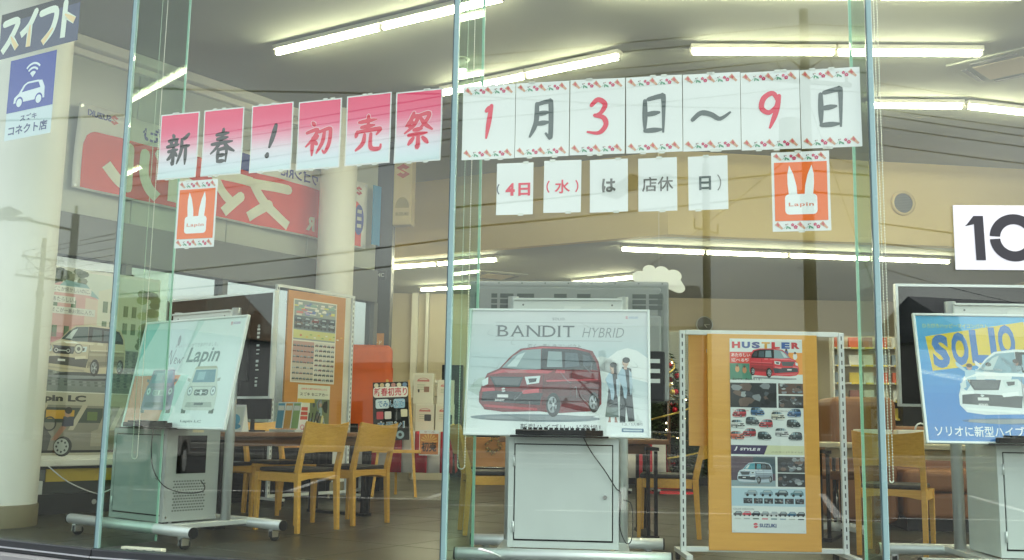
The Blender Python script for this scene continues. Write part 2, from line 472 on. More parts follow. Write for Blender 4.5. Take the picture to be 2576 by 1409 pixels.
# side and rear walls
def wall_seg(name, a, b, z0, z1, th, m):
    a, b = Vector(a), Vector(b); d = (b - a); L = d.length; ang = math.atan2(d.y, d.x)
    o = MB().box((L / 2, th / 2, (z0 + z1) / 2), (L, th, z1 - z0)).build(name, m, loc=(a.x, a.y, 0), rot=(0, 0, ang))
    return struct(o)
wall_seg('wall_back', BACK_L, BACK_R, 0, HC, .2, 'wall_paint')
wall_seg('wall_right', BACK_R, J[-1], 0, HC, .2, 'wall_paint')
wall_seg('wall_side', WL_END + Vector((0, .3, 0)), BACK_L, 0, HC, .15, 'wall_paint')
# pale pilasters and a doorway recess on the back wall
for px, w in ((1044, .12), (1075, .06)):
    p = PY(px, 800, 19.5); MB().box((0, 0, LC / 2), (w, .16, LC - .01)).build('pilaster', 'white_paint', loc=(p.x, 19.5, 0))['kind'] = 'structure'
p = PY(1720, 800, 19.5)

# ------------------------------------------------ left glazed wall
wl = bpy.data.objects.new('wall_left', None); COL.objects.link(wl); wl.location = (*WL0, 0); wl.rotation_euler = (0, 0, R(90 - WLA)); struct(wl)
L0, L1 = -1.1, 4.72
def wlx(px, py):           # sight line -> local (x, z) on this wall
    p = PW(px, py, WL0, WLA); q = Vector((p.x - WL0[0], p.y - WL0[1], 0)); return q.dot(wt), p.z
BEAM0, BEAM1 = 2.30, 2.70
nseg = 5; seg = (L1 - L0) / nseg
for i in range(nseg):
    xa = L0 + i * seg
    MB().span((xa + .006, 0, BEAM1 + .01), (xa + seg - .006, .05, HC - .1)).build('upper_panel', 'grey_panel', wl, bevel=.003)
MB().span((L0, -.06, BEAM0), (L1, .10, BEAM1)).build('transom_beam', 'grey_frame', wl, bevel=.006)
MB().span((L0, -.14, HC - .10), (L1, .05, HC)).build('cornice', 'white_paint', wl, bevel=.02)
MB().span((L0, -.05, HC - .17), (L1, .05, HC - .102)).build('cornice_strip', 'white_paint', wl, bevel=.01)
MB().span((L0, -.02, 0), (L1, .10, .18)).build('base_rail', 'dark_frame', wl)
for i in range(nseg + 1):
    xa = L0 + i * seg
    MB().span((xa - .035, -.04, .18), (xa + .035, .10, BEAM0)).build('mullion', 'grey_frame', wl, bevel=.004)
for i in range(nseg):
    xa = L0 + i * seg
    MB().span((xa + .035, .03, .18), (xa + seg - .035, .038, BEAM0)).build('pane', WIN, wl)
# campaign strips pasted on the outside of these windows, read from behind
for px, py, w, txt in ((518, 650, .62, None), (620, 672, .50, 'Space'), (722, 690, .55, 'CASA')):
    x, z = wlx(px, py)
    s = MB().span((-w / 2, 0, -.11), (w / 2, .002, .11)).build('window_strip', 'white_paper', loc=wl.matrix_basis @ Vector((x, .045, z)) if False else None)
    s.location = Vector((*WL0, 0)) + wt * x + Vector((-wn.x, -wn.y, 0)) * .0 + Vector((0, 0, z)); s.rotation_euler = wl.rotation_euler
    a = Art()
    if txt: a.text(txt, -w * .4, -.06, w=w * .8, col='303438', bold=.02)
    else:
        for k in range(16): a.brush([(random.uniform(-.28, .28), random.uniform(-.09, .06)), (0, 0)], .001, 0, 0, 0, 0, 'ffffff') if False else a.poly((lambda x0, y0: [(x0, y0), (x0 + .012, y0 + .002), (x0 + .035, y0 + .03), (x0 + .02, y0 + .03)])(-.29 + .037 * k, -.08 + .065 * (k % 3)), ['5c6f68', '8a9a8c', '3b4a4c'][k % 3])
    a.v = [(-p[0], p[1], p[2]) for p in a.v]
    a.build('lettering', s, frame_xz(-.001))
    tag(s, {None: 'white window strip with a slanting leaf pattern under the beam', 'Space': 'white window strip reading Space backwards under the beam', 'CASA': 'white window strip reading CASA backwards under the beam'}[txt], 'window sticker')

# ------------------------------------------------ dark pillar, white columns
pl = MB().box((0, 0, HC / 2), (.26, .30, HC - .002)).build('dark_pillar', 'dark_frame', bevel=.01); pl.location = (-1.66, 12.98, 0)
tag(pl, 'dark navy square pillar at the far end of the banner wall', 'pillar')
def column(px, base, r, label):
    c = thing('round_column', label, 'column', base)
    MB().lathe([(r, .16), (r, HC - .001)], n=40).build('shaft', 'white_paint', c)
    MB().lathe([(r + .012, 0), (r + .012, .15), (r + .006, .162), (r - .01, .162)], n=40).build('plinth', mat('plinth_brown', (.20, .17, .10), .5), c)
    return c
column(0, (-3.86, 7.86, 0), .30, 'thick round white column with a brown base behind the shop window stickers')
column(0, (-2.03, 11.62, 0), .21, 'slim round white column standing before the red banner')

# ------------------------------------------------ glass front
GZ0, GZ1 = .03, HC
facets = []
for i in range(len(J) - 1):
    t = (J[i + 1] - J[i]); L = t.length; t.normalize(); facets.append((J[i], t, L, math.atan2(t.y, t.x)))
pane_labels = ['narrow glass pane at the far corner beside the thick column', 'glass pane carrying the blue car service stickers', 'glass pane carrying the six pink gradient sheets', 'glass pane carrying the row of date sheets', 'glass pane carrying the white number ten sign', 'glass pane next to the number ten sign pane, away from the date sheets', 'last glass pane beside the side wall']
for i, (p, t, L, a) in enumerate(facets):
    o = thing('shop_window', pane_labels[i], 'window', p, a)
    MB().span((.0145, -.006, GZ0), (L - .0188, .006, GZ1)).build('pane', PANE, o)
for i in range(1, len(J) - 1):
    a = (facets[i - 1][3] + facets[i][3]) / 2
    nm = ['', 'by the thick column', 'between the stickers and the pink sheets', 'between the pink sheets and the date sheets', 'between the date sheets and the number ten sign', 'past the number ten sign', 'near the side wall'][i]
    j = thing('glass_joint', 'teal upright glass joint with inner fin, ' + nm, 'glass joint', J[i], a)
    MB().span((-.014, -.013, GZ0), (.014, .013, GZ1)).build('sealant', 'joint_teal', j, bevel=.004)
    MB().span((-.0185, -.012, GZ0), (-.0142, .012, GZ1)).build('edge_strip', mat('edge_dark', (.05, .10, .11), .3, var=0), j)
    MB().span((-.007, .016, GZ0), (.007, .478, GZ1)).build('fin', FIN, j)
    MB().span((-.008, .479, GZ0), (.008, .484, GZ1)).build('fin_edge', 'glass_edge', j)
# bottom rail, plinth and fascia
for i, (p, t, L, a) in enumerate(facets):
    o = MB().span((.002, -.05, -.045), (L - .002, .05, GZ0)).build('window_rail', 'dark_frame', loc=p, rot=(0, 0, a), bevel=.006); struct(o)
    MB().span((.002, -.062, -.020), (L - .002, -.052, -.012)).build('drip_edge', 'silver', o)
    o = MB().span((-.02, -.16, -.149), (L + .02, .10, -.047)).build('plinth', 'concrete', loc=p, rot=(0, 0, a)); struct(o)
    o = MB().span((0, -.10, HC + .001), (L, .12, HC + .499)).build('fascia', 'white_metal', loc=p, rot=(0, 0, a)); struct(o)

# ------------------------------------------------ fluorescent tubes
def tube_light(p0, p1, label, group):
    p0, p1 = Vector(p0), Vector(p1); d = p1 - p0; L = d.length
    t = thing('fluorescent_light', label, 'ceiling light', (p0 + p1) / 2, math.atan2(d.y, d.x), group)
    MB().box((0, 0, .062), (L - .01, .11, .044)).build('housing', 'white_paint', t, bevel=.008)
    MB().cyl((-L / 2 + .03, 0, .012), (L / 2 - .03, 0, .012), .021, 12).build('tube', 'tube_lit', t)
    for s in (-1, 1): MB().box((s * (L / 2 - .018), 0, .02), (.026, .03, .05)).build('end_cap', 'white_paint', t)
hi = [((692, 138), (1270, 0), 2), ((1110, 240), (1562, 147), 2), ((1735, 135), (2473, 140), 2), ((1480, -5), (2576, -3), 3), ((2180, 270), (2425, 272), 1), ((2430, 272), (2680, 300), 1)]
GH, GL = 'tubes on the high ceiling', 'tubes on the low rear ceiling'
for a, b_, n in hi:
    p, q = PZ(*a, HC - .09), PZ(*b_, HC - .09)
    for k in range(n): tube_light(p.lerp(q, k / n), p.lerp(q, (k + 1) / n), 'lit fluorescent tube fixture on the high front ceiling', GH)
lo = [((955, 678), (1253, 656), 2), ((1057, 732), (1195, 724), 1), ((1440, 715), (1600, 700), 1), ((1560, 630), (2390, 662), 4)]
for a, b_, n in lo:
    p, q = PZ(*a, LC - .09), PZ(*b_, LC - .09)
    for k in range(n): tube_light(p.lerp(q, k / n), p.lerp(q, (k + 1) / n), 'lit fluorescent tube fixture on the low rear ceiling', GL)
# rows going on beyond the right edge, as the rooms does
for p, q in (((5.0, 7.95, HC - .09), (7.6, 7.8, HC - .09)), ((5.2, 9.2, HC - .09), (7.8, 9.2, HC - .09))):
    p, q = Vector(p), Vector(q)
    for k in range(2): tube_light(p.lerp(q, k / 2), p.lerp(q, (k + 1) / 2), 'lit fluorescent tube fixture on the high front ceiling', GH)

# ceiling air conditioners, spot lamp, vent
def ac_unit(p, rz, label, s=.84):
    t = thing('ceiling_air_conditioner', label, 'air conditioner', p, rz)
    MB().box((0, 0, -.012), (s, s, .022)).build('panel', 'ceiling_paint', t, bevel=.01)
    MB().box((0, 0, -.028), (s * .56, s * .56, .010)).build('grille', 'wall_paint', t, bevel=.004)
    for k in range(4):
        a = k * math.pi / 2
        MB().box((0, s * .38, -.026), (s * .52, .05, .012)).build('louvre', 'grey_frame', t, rot=(0, 0, a))
ac_unit(PZ(2530, 165, HC), R(45), 'square ceiling air conditioner on the high front ceiling')
ac_unit(PZ(1245, 692, LC), R(25), 'square ceiling air conditioner on the low rear ceiling')
p = PZ(1160, 148, HC)
t = thing('ceiling_spotlight', 'small cylindrical spotlight hanging from the high ceiling', 'spotlight', p)
MB().lathe([(.085, -.002), (.085, -.012), (.06, -.014)], n=20).build('rose', 'white_paint', t)
MB().cyl((0, 0, -.014), (.015, -.01, -.12), .045, 18).build('barrel', 'grey_panel', t)
MB().cyl((.015, -.01, -.121), (.016, -.011, -.126), .038, 18).build('lens', mat('lens_lit', (.9, .9, .8), .3, var=0, emit=(1, .97, .8), estr=6), t)
# round grille in the bulkhead
p = PW(2270, 512, (2.0, 13.0), 82.5)
bn = (bulk[2] - bulk[1]).normalized(); ang = math.atan2(bn.y, bn.x)
t = thing('round_vent', 'round grey vent with a pale rim set in the cream bulkhead', 'vent', p + Vector((0, -.01, 0)), ang)
Mx = Matrix.Rotation(R(90), 4, 'X')
MB().lathe([(.135, -.01), (.165, -.01), (.165, .03), (.135, .03)], n=28, M=Mx.to_3x3()).build('rim', 'cream_paint', t)
MB().cyl((0, -.012, 0), (0, .01, 0), .134, 28).build('disc', mat('vent_grey', (.10, .11, .12), .5), t)
for k in range(-5, 6):
    w = math.sqrt(max(0, .128 ** 2 - (k * .022) ** 2)); MB().box((0, -.017, k * .022), (2 * w, .006, .006)).build('slat', 'grey_frame', t)

# ================================================================== sheets and stickers on the glass
def on_pane(i, px, py):      # sight line -> local x, z on pane i's inner face
    p, t, L, a = facets[i]
    ang = 90 - math.degrees(math.atan2(t.y, t.x))
    q = PW(px, py, p, ang); return (q - p).dot(t), q.z
BOW = {}
def ink_on(a, name, o):       # lay the ink along the bowed sheet
    f = BOW[o.name]; a.v = [(p[0], p[1], p[2] - f(p[1])) for p in a.v]
    return a.build(name, o, frame_xz(-.0004))
def pane_sheet(name, i, px, py, w, h, label, cat, group=None, tilt=0., m='white_paper', y=.009, th=.0006, at=None):
    x, z = at or on_pane(i, px, py)
    p, t, L, a = facets[i]; n = Vector((-t.y, t.x, 0))
    if th < .001:            # paper: a gently bowed sheet, held by tape at its edges
        amp, ph = random.uniform(.002, .005) * (name in ('notice_sheet', 'date_sheet', 'closing_notice')), random.uniform(.6, 1.0)
        bow = lambda zz: amp * math.sin(max(0, min(1, (zz + h / 2) / h)) ** ph * math.pi) ** 2
        ny = 16; b = MB(); b.add([(sx * w / 2, bow(-h / 2 + h * k / ny) + e, -h / 2 + h * k / ny) for k in range(ny + 1) for e in (-th / 2, th / 2) for sx in (-1, 1)],
            [(4 * k, 4 * k + 1, 4 * k + 5, 4 * k + 4) for k in range(ny)] + [(4 * k + 3, 4 * k + 2, 4 * k + 6, 4 * k + 7) for k in range(ny)] + [(4 * k + 1, 4 * k + 3, 4 * k + 7, 4 * k + 5) for k in range(ny)] + [(4 * k + 2, 4 * k, 4 * k + 4, 4 * k + 6) for k in range(ny)])
        o = b.build(name, m); BOW[o.name] = bow
    else: o = MB().box((0, 0, 0), (w, th, h)).build(name, m)
    o.matrix_world = Matrix.Translation(p + t * x + n * y + Vector((0, 0, z))) @ Matrix.Rotation(a, 4, 'Z') @ Matrix.Rotation(R(tilt), 4, 'Y')
    return tag(o, label, cat, group)
STROKES = {
 '新': [[(.27,.95),(.33,.86)],[(.10,.78),(.50,.83)],[(.18,.75),(.25,.66)],[(.43,.77),(.36,.65)],[(.04,.60),(.54,.66)],[(.10,.45),(.50,.50)],[(.30,.64),(.30,.30),(.30,.05),(.22,.12)],[(.28,.43),(.18,.28),(.05,.18)],[(.33,.42),(.48,.28)],[(.90,.95),(.76,.84),(.62,.80)],[(.63,.80),(.62,.45),(.46,.04)],[(.62,.56),(.97,.60)],[(.80,.58),(.80,0)]],
 '春': [[(.25,.84),(.75,.88)],[(.28,.71),(.72,.75)],[(.08,.56),(.90,.62)],[(.52,1.0),(.46,.72),(.30,.48),(.03,.26)],[(.55,.60),(.72,.43),(.99,.30)],[(.34,.38),(.33,0)],[(.34,.38),(.62,.42),(.67,.38),(.66,-.02)],[(.36,.20),(.64,.22)],[(.34,.02),(.65,.03)]],
 '！': [[(.66,.97),(.56,.65),(.42,.30)],[(.37,.12),(.34,.0)]],
 '初': [[(.26,.97),(.36,.86)],[(.06,.68),(.44,.75),(.30,.50),(.02,.26)],[(.28,.52),(.27,-.02)],[(.46,.56),(.34,.46)],[(.32,.42),(.47,.30)],[(.52,.68),(.86,.76),(.92,.66),(.88,.32),(.74,.06),(.64,.14)],[(.70,.72),(.64,.38),(.42,.04)]],
 '売': [[(.18,.83),(.80,.88)],[(.50,1.0),(.50,.70)],[(.26,.68),(.74,.72)],[(.12,.56),(.06,.38)],[(.12,.55),(.86,.60),(.90,.55),(.78,.42)],[(.38,.46),(.32,.20),(.06,.0)],[(.60,.47),(.59,.14),(.68,.03),(.92,.03),(.96,.16)]],
 '祭': [[(.34,1.0),(.24,.80),(.06,.62)],[(.30,.88),(.48,.89),(.34,.64),(.02,.42)],[(.22,.77),(.34,.70)],[(.15,.66),(.27,.60)],[(.54,.92),(.86,.95),(.72,.70),(.48,.50)],[(.56,.86),(.72,.66),(.99,.48)],[(.35,.51),(.65,.54)],[(.18,.37),(.82,.41)],[(.50,.40),(.50,.02),(.42,.08)],[(.34,.28),(.16,.08)],[(.66,.28),(.86,.10)]],
 '月': [[(.30,.95),(.27,.42),(.03,0)],[(.30,.93),(.72,1.0),(.82,.92),(.82,.06),(.76,.0),(.62,.12)],[(.30,.66),(.78,.70)],[(.29,.38),(.78,.42)]],
 '日': [[(.18,.88),(.17,.02)],[(.30,.92),(.74,.99),(.84,.92),(.82,-.02)],[(.22,.50),(.72,.55)],[(.18,.05),(.80,.07)]],
 '〜': [[(.0,.38),(.22,.60),(.48,.54),(.72,.38),(1.0,.60)]],
 '1': [[(.40,.84),(.62,.99)],[(.62,.99),(.40,.0)]],
 '3': [[(.25,.84),(.52,1.0),(.82,.86),(.66,.62),(.36,.53)],[(.40,.54),(.76,.46),(.86,.24),(.58,.02),(.06,.06)]],
 '9': [[(.84,.72),(.62,.98),(.26,.86),(.16,.58),(.44,.44),(.74,.62),(.86,.88)],[(.85,.90),(.72,.44),(.46,-.02)]],
}
def brush_char(a, ch, x, y, w, h, col, bw, l=2):
    for k, st in enumerate(STROKES[ch]): a.brush(st, bw, x, y, w, h, col, l + .1 * (k % 3))
def motif_row(a, y, w, s=1.):
    n = 7; st = w * .9 / n
    for k in range(n):
        x = -w * .45 + st * (k + .5); r = random.uniform(-.2, .2)
        if k % 3 == 0:       # battledore paddle
            c = math.cos(.8); q = math.sin(.8); P = lambda u, v: (x + (u * c - v * q) * s, y + (u * q + v * c) * s)
            a.poly([P(-.004, -.016), P(.004, -.016), P(.0045, -.006), P(.009, .016), P(-.009, .016), P(-.0045, -.006)], 'd2a184', 1)
            a.poly([P(-.004, .0), P(.004, .002), P(.006, .013), P(-.003, .012)], 'cf5a5a', 2)
        elif k % 3 == 1:     # bamboo leaves and feather ball
            for u in (-1, 0, 1): a.poly([(x, y + .002), (x + (u * .010 - .003) * s, y - .010 * s), (x + u * .016 * s, y - .013 * s), (x + (u * .010 + .004) * s, y - .006 * s)], '5f9e7c', 1)
            a.ell(x - .004, y + .007, .0035, .0035, '5d4a40', 2, 8); a.ell(x + .004, y + .010, .004, .002, 'b06a58', 2, 8)
        else:                # plum blossoms
            for dx, dy, q in ((-.008, .006, .0068), (.007, -.006, .0085)):
                for u in range(5): a.ell(x + dx + q * .75 * math.cos(u * 1.2566 + 1.57), y + dy + q * .75 * math.sin(u * 1.2566 + 1.57), q * .55, q * .55, 'c83060', 1, 8)
                a.ell(x + dx, y + dy, q * .35, q * .35, 'e8a0b0', 2, 6)
            a.ell(x + .004, y + .011, .002, .002, 'b4d4e4', 1, 6)
def tapes(o, w, h, k=2):
    for i in range(k):
        for s in (1, -1):
            MB().box((random.uniform(-.3, .3) * w, -.0012, s * (h / 2)), (.03, .0006, .014)).build('tape', 'clear_tape', o)
PINK = [('新', 446, 366, '3a3a38'), ('春', 557, 356, '3a3a38'), ('！', 680, 345, '3a3a38'), ('初', 800, 337, 'e0304c'), ('売', 924, 324, 'e0304c'), ('祭', 1050, 316, 'e0304c')]
PL = ['pink gradient sheet with the grey brush character for new', 'pink gradient sheet with the grey brush character for spring', 'pink gradient sheet with a grey brush exclamation mark', 'pink gradient sheet with the red brush character for first', 'pink gradient sheet with the red brush character for sell', 'pink gradient sheet with the red brush character for festival']
for k, (ch, px, py, col) in enumerate(PINK):
    o = pane_sheet('notice_sheet', 2, px, py, .292, .42, PL[k], 'notice', 'pink new year sale sheets', tilt=random.uniform(-.5, .5))
    a = Art(); a.grad(-.138, -.202, .138, .202, ['d6e8ea', 'e0e6ee', 'ecdfe8', 'f4b0c4', 'f26a8e', 'f04c78', 'ee3c6c'], 0, 30)
    if col != '3a3a38':
        for st in STROKES[ch]: a.brush(st, .036, -.092, -.125, .185, .205, 'f5c9d2', 1)
    brush_char(a, ch, -.092, -.125, .185, .205, col, .027 if ch != '！' else .034, 2)
    ink_on(a, 'lettering', o); tapes(o, .292, .42)
DATE = [('1', 1228, 306, 1), ('月', 1363, 299, 0), ('3', 1502, 292, 1), ('日', 1645, 286, 0), ('〜', 1790, 280, 0), ('9', 1938, 276, 1), ('日', 2090, 270, 0)]
DL = ['white date sheet with red brush numeral one and floral borders', 'white date sheet with the grey brush character for month', 'white date sheet with red brush numeral three and floral borders', 'white date sheet with the grey character for day, between numeral three and the wave dash', 'white date sheet with a grey brush wave dash and floral borders', 'white date sheet with red brush numeral nine and floral borders', 'white date sheet with the grey character for day, last in the row after numeral nine']
for k, (ch, px, py, red) in enumerate(DATE):
    o = pane_sheet('date_sheet', 3, px, py, .300, .425, DL[k], 'notice', 'floral bordered date sheets', tilt=random.uniform(-.4, .4))
    a = Art(); motif_row(a, .180, .30, 1.45); motif_row(a, -.180, .30, 1.45)
    col = 'e23450' if red else '56615f'
    if ch == '〜': brush_char(a, ch, -.10, -.10, .20, .16, col, .029)
    elif red: brush_char(a, ch, -.065, -.095, .13, .19, col, .029)
    else: brush_char(a, ch, -.075, -.10, .15, .20, col, .029)
    ink_on(a, 'lettering', o); tapes(o, .3, .425)
CLOSE = [('(4日', 1294, 474), ('(水)', 1414, 468), ('は', 1531, 466), ('店休', 1654, 463), ('日)', 1781, 459)]
CL = ['small white notice sheet with a bracket and red fourth day lettering', 'small white notice sheet with a red bracketed weekday character', 'small white notice sheet with a single grey hiragana letter', 'small white notice sheet with two grey shop holiday characters', 'small white notice sheet with grey day character and closing bracket']
for k, (tx, px, py) in enumerate(CLOSE):
    o = pane_sheet('closing_notice', 3, px, py, .205, .29, CL[k], 'notice', 'closing day notice sheets', tilt=random.uniform(-.5, .5))
    a = Art()
    if k == 0:
        a.ring(-.055, -.0, .040, .046, '46565f', 2, 140, 220, 12, 1.0); a.text('4', -.052, -.038, w=.052, h=.07, col='e23450', bold=.04); a.text('日', .020, -.040, w=.066, h=.072, col='e23450', bold=.035)
    elif k == 1:
        a.text('水', 0, -.038, h=.075, w=.085, col='e23450', bold=.018, align='C')
        for s in (-1, 1): a.ring(s * .035, 0, .046, .053, 'e23450', 2, 140 if s < 0 else -40, 220 if s < 0 else 40, 12)
    elif k == 2: a.text('は', 0, -.036, h=.075, w=.075, col='6a6a66', bold=.035, align='C')
    elif k == 3: a.text('店休', 0, -.038, w=.165, h=.08, col='6f6f6a', bold=.012, align='C')
    else: a.text('日', -.015, -.038, w=.062, h=.075, col='5f6a68', bold=.03, align='C'); a.ring(.0, 0, .062, .068, '8a8a86', 2, -40, 40, 12)
    ink_on(a, 'lettering', o); tapes(o, .205, .29, 1)
def rabbit_poster(i, px, py, label):
    o = pane_sheet('rabbit_poster', i, px, py, .29, .42, label, 'poster', None, tilt=random.uniform(-.4, .4))
    a = Art(); motif_row(a, .182, .29, 1.35); motif_row(a, -.182, .29, 1.35); a.rect(-.132, -.155, .132, .155, 'f2701e', 1)
    a.rrect(-.08, -.122, .08, -.015, .02, 'eef3f2', 2)
    for s in (-1, 1):
        pts = [(s * .018, -.02), (s * .060, -.02), (s * .066, .04), (s * .066, .09), (s * .056, .138), (s * .036, .09), (s * .022, .03)]
        a.poly(pts, 'eef3f2', 2.2)
    a.text('Lapin', 0, -.085, w=.125, h=.026, col='e08a70', l=3, bold=.02, align='C', spacing=1.1)
    ink_on(a, 'emblem', o); tapes(o, .29, .42, 1)
rabbit_poster(2, 491, 537, 'orange rabbit emblem poster hanging below the pink sheets')
rabbit_poster(3, 2015, 480, 'orange rabbit emblem poster hanging below the date sheets')
# car name banner on the sticker pane
x, z = on_pane(1, 192, 100)
o = pane_sheet('name_sticker', 1, 0, 0, .86, .34, 'navy sticker with large white katakana car name', 'sticker', m=mat('navy', (.016, .028, .10), .35, var=.03), at=(x - .43, z + .17))
a = Art()
a.rect(-.43, .10, .43, .17, '0a1018', .5)
X0 = -.40
for dx, st in ((0, [[(.1, .86), (.9, .86), (.5, .35), (.05, .02)], [(.55, .42), (.95, .05)]]), (1, [[(.85, 1.0), (.5, .62), (.02, .40)], [(.55, .62), (.52, .0)]]), (2, [[(.08, .88), (.92, .88), (.80, .35), (.25, .0)]]), (3, [[(.35, 1.0), (.30, .0)], [(.36, .66), (.92, .42)]])):
    for s in st: a.brush(s, .052, X0 + dx * .205, -.125, .185, .25, 'eaf2e4', 2, (1, 1))
    for s in st[-1:]: a.brush([s[0] if len(s) == 2 else s[-2], s[-1]], .044, X0 + dx * .205, -.125, .185, .25, 'f1d6a0', 3, (.3, .8, 1))
ink_on(a, 'lettering', o)
# connect shop sticker
x, z = on_pane(1, 141, 124); x2, z2 = on_pane(1, 122, 333)
hh = z - z2; ww = .50
o = pane_sheet('shop_sticker', 1, 0, 0, ww, hh, 'blue and white sticker with a car icon and radio waves', 'sticker', at=(x - ww / 2, (z + z2) / 2), m=mat('sticker_white', (.62, .74, .78), .4, var=.02))
a = Art(); a.rect(-ww / 2, -hh * .16, ww / 2, hh / 2, '2440a4', 1)
cx = -.01; cy = hh * .05
a.poly([(cx - .17, cy - .06), (cx - .165, cy - .02), (cx - .12, cy + .005), (cx - .07, cy + .06), (cx - .03, cy + .078), (cx + .08, cy + .078), (cx + .13, cy + .07), (cx + .16, cy + .02), (cx + .165, cy - .06)], 'e4eef4', 2)
a.poly([(cx - .085, cy + .012), (cx - .05, cy + .055), (cx - .02, cy + .065), (cx + .09, cy + .064), (cx + .115, cy + .02)], '2440a4', 3)
for dx in (-.105, .105): a.ell(cx + dx, cy - .06, .042, .042, '2440a4', 3); a.ell(cx + dx, cy - .062, .030, .030, 'e4eef4', 4)
for r0 in (.03, .062, .094): a.ring(cx + .02, cy + .105, r0 - (.03 if r0 == .03 else 0), r0 + .015, 'e4eef4', 2, 45, 135, 14)
a.text('スズキ', 0, -hh * .29, h=.045, w=.18, col='3a5080', bold=.02, align='C')
a.text('コネクト店', 0, -hh * .45, h=.072, w=.42, col='3a5080', bold=.025, align='C')
ink_on(a, 'emblem', o)
# number ten sign
x, z = on_pane(4, 2390, 518); x2, z2 = on_pane(4, 2400, 680)
h10 = z - z2; w10 = .62
o = pane_sheet('number_sign', 4, 0, 0, w10, h10, 'white rounded plastic sign with a black number ten', 'sign', at=(x + w10 / 2 + .008, (z + z2) / 2), y=-.012, th=.006, m=mat('sign_white', (.86, .86, .88), .3, var=.01), tilt=0)
bv = o.modifiers.new('bevel', 'BEVEL'); bv.width = .002
a = Art(); x0 = -w10 / 2
a.poly([(x0 + .058, .058), (x0 + .098, .110), (x0 + .145, .110), (x0 + .150, -.115), (x0 + .103, -.115), (x0 + .099, .068), (x0 + .058, .064)], '26262c', 1)
for a0 in (4, 184): a.ring(x0 + .293, 0, .069, .120, '26262c', 1, a0, a0 + 172, 24)
a.build('numeral', o, frame_xz(-.0032))

# ------------------------------------------------ blind chains beside the fins
def bead_chain(px_top, py_top, px_bot, py_bot, gap, d_in, i, label):
    # loop hanging d_in behind pane i
    p, t, L, a = facets[i]; n = Vector((-t.y, t.x, 0)); p2 = p + n * d_in
    ang = 90 - math.degrees(math.atan2(t.y, t.x))
    q = PW(px_bot, py_bot, p2, ang); x = (q - p2).dot(t); z = q.z
    o = bpy.data.objects.new('bead_chain', None)
    b = MB(); s = .015; zt = HC - .05; r = gap / 2
    pts = []
    k = zt
    while k > z + r: pts.append((-r, 0, k)); k -= s
    for q_ in range(0, 181, 24): pts.append((-r * math.cos(R(q_)), 0, z + r - r * math.sin(R(q_))))
    k = z + r
    while k < zt: pts.append((r + (k - z) * .0, 0, k)); k += s
    for q_ in pts:
        c = Vector(q_); e = .0042
        b.add([c + Vector(v) * e for v in ((1, 0, 0), (-1, 0, 0), (0, 1, 0), (0, -1, 0), (0, 0, 1.25), (0, 0, -1.25))], [(0, 2, 4), (2, 1, 4), (1, 3, 4), (3, 0, 4), (2, 0, 5), (1, 2, 5), (3, 1, 5), (0, 3, 5)], True)
    b.tube([(-r, 0, zt), (-r, 0, z + r)] , .0016, 5); b.tube([(r, 0, zt), (r, 0, z + r)], .0016, 5)
    c = b.build('bead_chain', 'bead'); w = p2 + t * x; c.location = (w.x, w.y, 0); c.rotation_euler = (0, 0, a)
    tag(c, label, 'blind chain')
bead_chain(380, 0, 338, 1154, .042, .26, 2, 'pale bead chain loop of the blind over the mint poster stand')
bead_chain(1190, 0, 1160, 1180, .040, .24, 3, 'pale bead chain loop hanging beside the striped cloth table')
bead_chain(2197, 0, 2243, 1214, .018, .20, 4, 'narrow pale bead chain loop hanging before the brown leather booth')

